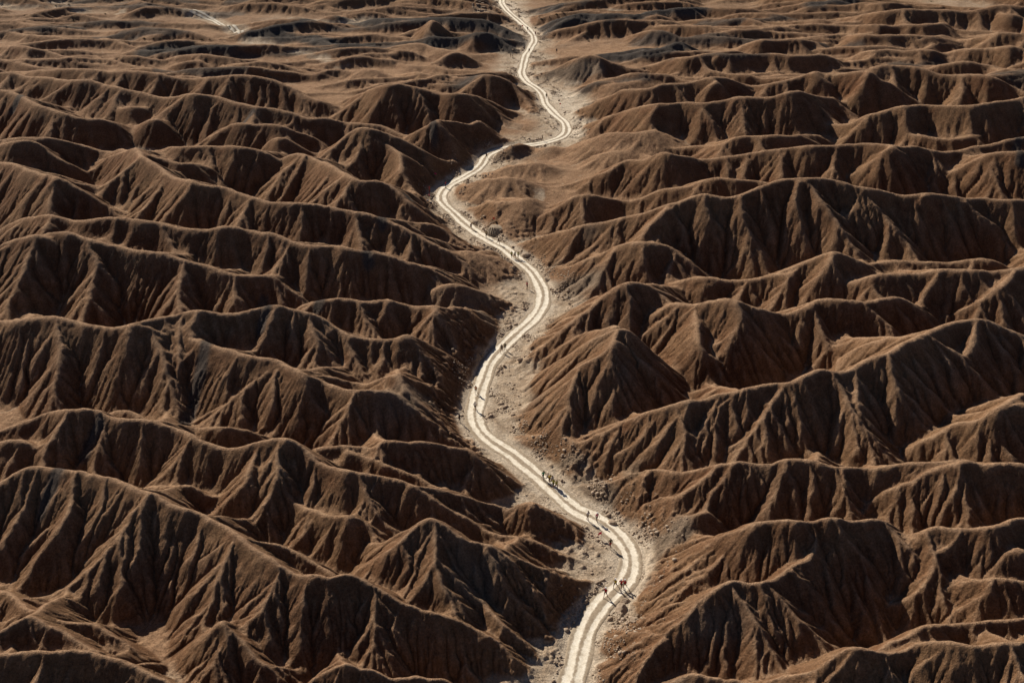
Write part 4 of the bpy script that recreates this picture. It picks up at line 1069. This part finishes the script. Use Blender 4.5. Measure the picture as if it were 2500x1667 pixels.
def figure(P):
    """meshes of one pose; the figure faces -Y and stands on z = 0"""
    J = {}
    lean = P.get('lean', 0.08)
    hip = Vector((0, 0, 0))
    up = lambda d: hip + Vector((0, -math.sin(lean) * d, math.cos(lean) * d))
    J['pel'], J['waist'], J['chest'], J['neck'] = hip, up(0.17), up(0.36), up(0.53)
    J['head'] = J['neck'] + Vector((0, -0.02 - 0.05 * math.sin(lean), 0.13)); J['crown'] = J['head'] + Vector((0, 0.005, 0.095))
    for s, n in ((-1, 'l'), (1, 'r')):
        h = hip + Vector((0.095 * s, 0, -0.03)); J['hip' + n] = h
        a, b = P['leg' + n]
        k = seg(h, a, 0.43, P.get('spread', 0.03) * s); J['knee' + n] = k
        f = seg(k, a - b, 0.42); J['ankle' + n] = f
        fa = P.get('foot' + n, a - b)
        J['toe' + n] = f + Vector((0.03 * s, -0.20 * math.cos(fa * 0.9), 0.20 * math.sin(fa * 0.9) - 0.055)); J['heel' + n] = f + Vector((0, 0.045, -0.05))
        sh = J['neck'] + Vector((0.185 * s, 0.01, -0.075)); J['sh' + n] = sh
        a, b = P['arm' + n]
        e = seg(sh, a, 0.29, 0.22 * s); J['elb' + n] = e
        w = seg(e, a + b, 0.25, -0.05 * s); J['wr' + n] = w
        d = (w - e).normalized(); J['dir' + n] = d
    low = min(min(J['toe' + n].z, J['heel' + n].z, J['knee' + n].z - 0.03) for n in 'lr') - 0.022
    if 'sit' in P: low = min(low, hip.z - 0.10)
    for k in J:
        if not k.startswith('dir'): J[k] = J[k] - Vector((0, 0, low))
    V, E, Rr = [], [], []
    def add(p, r, par=None):
        V.append(p); Rr.append(r)
        if par is not None: E.append((par, len(V) - 1))
        return len(V) - 1
    pel = add(J['pel'], (0.125, 0.095)); wa = add(J['waist'], (0.115, 0.085), pel); ch = add(J['chest'], (0.145, 0.10), wa)
    nk0 = add(J['neck'] - Vector((0, 0, 0.05)), (0.11, 0.08), ch); nk = add(J['neck'] + Vector((0, -0.005, 0.02)), 0.052, nk0)
    jaw = add(J['head'] - Vector((0, 0.01, 0.035)), (0.068, 0.08), nk); hd = add(J['head'] + Vector((0, 0.005, 0.03)), (0.078, 0.092), jaw); cr = add(J['crown'], (0.06, 0.07), hd)
    nose = add(J['head'] + Vector((0, -0.10, -0.01)), 0.014, jaw)
    for s, n in ((-1, 'l'), (1, 'r')):
        add(J['head'] + Vector((0.085 * s, 0.01, 0.0)), 0.016, hd)
        h = add(J['hip' + n], 0.092, pel); k = add(J['knee' + n], 0.055, h)
        cf = add(J['knee' + n].lerp(J['ankle' + n], 0.3) + Vector((0, 0.012, 0)), 0.055, k); a = add(J['ankle' + n], 0.036, cf); add(J['toe' + n], 0.03, a)
        sh = add(J['sh' + n], 0.062, nk0); e = add(J['elb' + n], 0.040, sh); w = add(J['wr' + n], 0.028, e)
        d = J['dir' + n]; side = Vector((s, 0, 0)); palm = add(J['wr' + n] + d * 0.075, (0.036, 0.02), w)
        fw = d.cross(side).normalized()
        for q, ln in ((-0.030, 0.072), (-0.010, 0.085), (0.011, 0.080), (0.031, 0.062)):
            b0 = J['wr' + n] + d * 0.085 + fw * q; b1 = b0 + d * ln * 0.55 - side * 0.012; b2 = b1 + d * ln * 0.45 - side * 0.03
            i1 = add(b1, 0.009, palm); add(b2, 0.007, i1)
        t1 = add(J['wr' + n] + d * 0.05 + fw * 0.05 - side * 0.01, 0.011, palm); add(J['wr' + n] + d * 0.085 + fw * 0.07 - side * 0.025, 0.008, t1)
    M = {'body': skin('body', V, E, Rr, 0, 2)}
    def piece(name, chain, sub=2):
        vv, ee, rr_, ids = [], [], [], {}
        for key, p, r, par in chain:
            ids[key] = len(vv); vv.append(p); rr_.append(r)
            if par: ee.append((ids[par], ids[key]))
        M[name] = skin(name, vv, ee, rr_, 0, sub)
    q = 0.028
    up1 = J['shl'].lerp(J['elbl'], 0.62); up2 = J['shr'].lerp(J['elbr'], 0.62)
    piece('shirt', [('w', J['pel'] + Vector((0, 0, -0.05)), (0.142, 0.115), None), ('m', J['waist'], (0.115 + q, 0.085 + q), 'w'), ('c', J['chest'], (0.145 + q, 0.10 + q), 'm'),
        ('n', J['neck'] - Vector((0, 0, 0.055)), (0.11 + q, 0.08 + q), 'c'), ('t', J['neck'] - Vector((0, 0, 0.015)), (0.07, 0.066), 'n'),
        ('l', J['shl'], 0.064 + q, 'n'), ('le', up1, 0.048 + q, 'l'), ('r', J['shr'], 0.064 + q, 'n'), ('re', up2, 0.048 + q, 'r')])
    lg = P.get('long', 0.62)
    def down(n, f): return J['hip' + n].lerp(J['knee' + n], f)
    ch = [('p', J['pel'] + Vector((0, 0, 0.07)), (0.136, 0.108), None)]
    for n in 'lr':
        ch += [('h' + n, J['hip' + n], 0.105, 'p'), ('t' + n, down(n, lg), 0.088, 'h' + n)]
    piece('shorts', ch)
    ch = [('p', J['pel'] + Vector((0, 0, 0.07)), (0.135, 0.107), None)]
    for n in 'lr':
        ch += [('h' + n, J['hip' + n], 0.104, 'p'), ('k' + n, J['knee' + n], 0.066, 'h' + n), ('c' + n, J['knee' + n].lerp(J['ankle' + n], 0.3) + Vector((0, 0.012, 0)), 0.064, 'k' + n), ('a' + n, J['knee' + n].lerp(J['ankle' + n], 0.92), 0.048, 'c' + n)]
    piece('trousers', ch)
    for n in 'lr':
        piece('shoe_' + n, [('h', J['heel' + n], 0.042, None), ('a', J['ankle' + n] - Vector((0, 0, 0.025)), 0.046, 'h'), ('t', J['toe' + n] + Vector((0, 0, 0.006)), (0.044, 0.036), 'h')])
    hp = J['head']
    piece('hair', [('b', hp + Vector((0, 0.03, -0.01)), (0.074, 0.074), None), ('m', hp + Vector((0, 0.014, 0.055)), (0.092, 0.102), 'b'), ('t', hp + Vector((0, 0.006, 0.115)), (0.07, 0.08), 'm')])
    piece('cap', [('b', hp + Vector((0, 0.012, 0.03)), (0.098, 0.108), None), ('m', hp + Vector((0, 0.008, 0.085)), (0.100, 0.110), 'b'), ('t', hp + Vector((0, 0.005, 0.135)), (0.072, 0.082), 'm'), ('v', hp + Vector((0, -0.11, 0.052)), (0.075, 0.014), 'b'), ('v2', hp + Vector((0, -0.175, 0.04)), (0.06, 0.010), 'v')])
    piece('backpack', [('b', J['waist'] + Vector((0, 0.15, 0.0)), (0.12, 0.075), None), ('m', J['chest'] + Vector((0, 0.165, -0.02)), (0.13, 0.085), 'b'), ('t', J['neck'] + Vector((0, 0.15, -0.06)), (0.10, 0.06), 'm')])
    bm = bmesh.new(); bmesh.ops.create_uvsphere(bm, u_segments=8, v_segments=6, radius=0.014)
    M['eye'] = bpy.data.meshes.new('eye'); bm.to_mesh(M['eye']); bm.free()
    for m in M.values():
        m.materials.clear(); m.materials.append(None)
        m.polygons.foreach_set('use_smooth', np.ones(len(m.polygons), bool))
    M['head_at'] = hp
    return M
POSES = {
 'run': figure({'legl': (0.75, 0.95), 'legr': (-0.35, 0.55), 'arml': (-0.75, 1.5), 'armr': (0.45, 1.5), 'lean': 0.16}),
 'run_other': figure({'legl': (-0.45, 0.9), 'legr': (0.50, 0.45), 'arml': (0.5, 1.55), 'armr': (-0.7, 1.4), 'lean': 0.13}),
 'walk': figure({'legl': (0.36, 0.10), 'legr': (-0.30, 0.22), 'arml': (-0.35, 0.35), 'armr': (0.35, 0.3), 'lean': 0.05}),
 'stand': figure({'legl': (0.04, 0.04), 'legr': (-0.04, 0.04), 'arml': (0.05, 0.15), 'armr': (0.1, 0.5), 'lean': 0.02, 'spread': 0.10}),
 'sit': figure({'legl': (1.75, 1.9), 'legr': (1.62, 1.75), 'arml': (0.9, 0.6), 'armr': (0.8, 0.7), 'lean': 0.25, 'sit': 1, 'footl': 0.0, 'footr': 0.0, 'spread': 0.12}),
}
SKIN, DSKIN = (0.30, 0.17, 0.11), (0.20, 0.11, 0.07)
BLK, NAVY, WHT = (0.018, 0.017, 0.018), (0.022, 0.028, 0.06), (0.70, 0.68, 0.68)
RED, YEL, LIME, GRN = (0.42, 0.018, 0.025), (0.48, 0.36, 0.05), (0.30, 0.31, 0.05), (0.012, 0.16, 0.085)
PINK, MAROON, OLIVE, ORG, GREY = (0.45, 0.10, 0.16), (0.18, 0.02, 0.03), (0.13, 0.12, 0.06), (0.50, 0.17, 0.04), (0.22, 0.21, 0.21)
def road_dir(p):
    i = int(np.argmin(np.hypot(ROAD[:, 0] - p[0], ROAD[:, 1] - p[1]))); i = min(max(i, 2), len(ROAD) - 3)
    t = ROAD[i - 2] - ROAD[i + 2]                      # towards the camera
    return math.atan2(t[0], -t[1])
def person(u, v, pose, label, top, low, hat=None, hair=BLK, long=False, pack=None, size=1.0, group=None, turn=0.0):
    M = POSES[pose]; p = on_ground(u, v)
    o = thing('person', p, road_dir(p) + turn, label, 'person', group)
    o.scale = (size,) * 3
    def part(name, key, col, rough=0.8):
        c = link_mesh(name, M[key], o)
        c.material_slots[0].link = 'OBJECT'; c.material_slots[0].material = mat(col, rough); return c
    part('body', 'body', SKIN if (u + v) % 2 else DSKIN, 0.55)
    part('shirt', 'shirt', top); part('trousers' if long else 'shorts', 'trousers' if long else 'shorts', low)
    part('shoe', 'shoe_l', GREY); part('shoe', 'shoe_r', GREY)
    if hat: part('cap', 'cap', hat)
    part('hair', 'hair', hair)
    if hat:
        o.children[-1].scale = (0.97, 0.97, 0.985)
    if pack: part('backpack', 'backpack', pack)
    for s in (-1, 1):
        e = part('eye', 'eye', (0.03, 0.02, 0.02), 0.3); e.location = M['head_at'] + Vector((0.032 * s, -0.082, 0.022))
RUN = 'runners on the dirt road'
PEOPLE = [
 (1502,1436,'run','runner in yellow top, red sleeves and white cap, left of the close trio',YEL,BLK,WHT),
 (1516,1438,'run_other','runner in red shirt and black shorts, middle of the close trio',RED,BLK,WHT),
 (1525,1437,'run','runner in red and yellow shirt, right of the close trio',RED,BLK,WHT),
 (1478,1459,'walk','runner in red top on the road edge, nearest person to the camera',RED,BLK,WHT),
 (1435,1272,'walk','walker in pale grey top and olive shorts, above the crimson flag',(0.42,0.40,0.42),OLIVE,None),
 (1457,1275,'walk','walker with dark backpack and wide stride, right of the grey walker',PINK,BLK,WHT),
 (1490,1338,'walk','person in dark top and red shorts standing below the crimson flag',(0.06,0.055,0.04),RED,None),
 (1326,1172,'run','person in bright green shirt and black trousers, head of the close file',GRN,BLK,None),
 (1337,1176,'run_other','runner in white top, last of the close file under the grey bank',WHT,BLK,None),
 (1342,1180,'run','runner in black and yellow top, second from the back of the close file',YEL,BLK,None),
 (1348,1184,'run_other','runner in grey white top, middle of the close file',(0.40,0.40,0.42),BLK,None),
 (1351,1191,'run','runner in lime yellow vest and pack, front left of the close file',LIME,BLK,None),
 (1358,1195,'run_other','runner in lime and dark vest, front right of the close file',(0.24,0.25,0.05),BLK,None),
 (1225,862,'walk','walker in dark top with bare arms, left of the pair above the bend',(0.14,0.12,0.10),BLK,None),
 (1233,857,'walk','walker in olive grey shirt and black shorts, right of the pair above the bend',(0.17,0.16,0.10),BLK,None),
 (1162,962,'run','runner in orange top on the left rut, above the white shirted runner',ORG,OLIVE,None),
 (1160,1002,'run_other','runner in white shirt and black shorts, alone between the ruts at the bend',WHT,BLK,None),
 (1122,1030,'stand','person in dark blue clothes in the shade left of the bend',NAVY,NAVY,None),
 (1249,631,'run','runner in lime vest and black shorts, left of three abreast',LIME,BLK,None),
 (1257,632,'run_other','runner in grey white top, middle of three abreast',(0.35,0.35,0.33),BLK,None),
 (1265,632,'run','runner in yellow green jacket, right of three abreast beside the boulder',(0.34,0.36,0.07),BLK,None),
 (1217,598,'run_other','runner in olive shorts and dark top, behind the three abreast',BLK,OLIVE,None),
 (1187,581,'run','runner in dark yellow top passing the fluted bank',(0.20,0.15,0.05),BLK,None),
 (1150,561,'run_other','runner in plum top uphill of the fluted bank',(0.14,0.07,0.08),BLK,None),
 (1287,706,'stand','dark haired person in red shirt on the left verge of the long bend',(0.42,0.03,0.06),BLK,None),
 (1088,460,'stand','person in pinkish red top and dark trousers at the left kink of the road',(0.50,0.03,0.07),BLK,None),
 (1049,473,'stand','person in red hooded top standing behind the seated pair',(0.40,0.03,0.02),MAROON,RED),
 (1049,484,'sit','person in pink top seated on the left verge beside dark bags',PINK,NAVY,None),
 (1056,490,'sit','person in navy clothes seated in front on the left verge',NAVY,NAVY,None),
 (1188,388,'run','lone dark runner on the slope of the upper kink',(0.05,0.045,0.045),BLK,None),
 (1324,345,'walk','dark figure walking off the road on the inside of the upper bend',(0.04,0.02,0.03),BLK,None),
 (1334,242,'run','lone runner in olive brown top on the upper straight',(0.12,0.09,0.06),BLK,None),
 (1267,47,'run_other','farthest dark runner at the right edge of the top road',(0.09,0.07,0.06),BLK,None),
 (1288,77,'run','crouching dark runner between ruts below the red far flag',BLK,BLK,None),
 (1307,89,'stand','person in dark red standing on the right verge of the far bend',MAROON,MAROON,None),
 (1292,130,'run','lone dark green runner in the middle below the far bend',(0.04,0.045,0.03),BLK,None),
 (1359,131,'stand','dark figure alone on the slope right of the far road',(0.03,0.03,0.05),BLK,None),
 (1247,141,'stand','dark clothed person left of the pair in the shade left of the far road',BLK,BLK,None),
 (1252,142,'stand','pale topped person right of the pair in the shade left of the far road',(0.30,0.28,0.28),BLK,None),
]
for k, (u, v, pose, lab, top, low, hat) in enumerate(PEOPLE):
    person(u, v, pose, lab, top, low, hat, long=(low in (NAVY, MAROON) or 'trousers' in lab), pack=(BLK if 'backpack' in lab or 'pack,' in lab else None),
           size=1.0 + 0.03 * math.sin(k * 2.1), group=RUN if 'run' in pose else None, turn=(-1.2 if pose in ('stand', 'sit') and u < 1300 else 0.15 * math.sin(k)))
# bags by the seated pair
def bag(u, v, col, lab):
    p = on_ground(u, v)
    o = thing('bag', p, 0.5, lab, 'bag')
    bm = bmesh.new(); bmesh.ops.create_cube(bm, size=1.0, matrix=Matrix.Diagonal((0.55, 0.36, 0.34, 1)) @ Matrix.Translation((0, 0, 0.5)))
    bmesh.ops.bevel(bm, geom=bm.edges[:], offset=0.09, segments=3, affect='EDGES')
    for w in bm.verts: w.co.x *= 1 - 0.35 * max(0, w.co.z - 0.17); w.co.y += 0.03 * math.sin(w.co.x * 9)
    me = bpy.data.meshes.new('sack'); bm.to_mesh(me); bm.free(); me.materials.append(mat(col)); link_mesh('sack', me, o)
    bm = bmesh.new()
    for k in range(10):
        a = math.pi * k / 9
        for w in (-0.02, 0.02): bm.verts.new((0.14 * math.cos(a), w, 0.32 + 0.12 * math.sin(a)))
    bm.verts.ensure_lookup_table()
    for k in range(9): bm.faces.new((bm.verts[2 * k], bm.verts[2 * k + 1], bm.verts[2 * k + 3], bm.verts[2 * k + 2]))
    bmesh.ops.solidify(bm, geom=bm.faces[:], thickness=0.01)
    me = bpy.data.meshes.new('handle'); bm.to_mesh(me); bm.free(); me.materials.append(mat(BLK)); link_mesh('handle', me, o)
bag(1044, 491, (0.30, 0.28, 0.30), 'pale grey bag on the ground left of the seated pair')
bag(1052, 497, NAVY, 'dark navy bag on the ground in front of the seated pair')
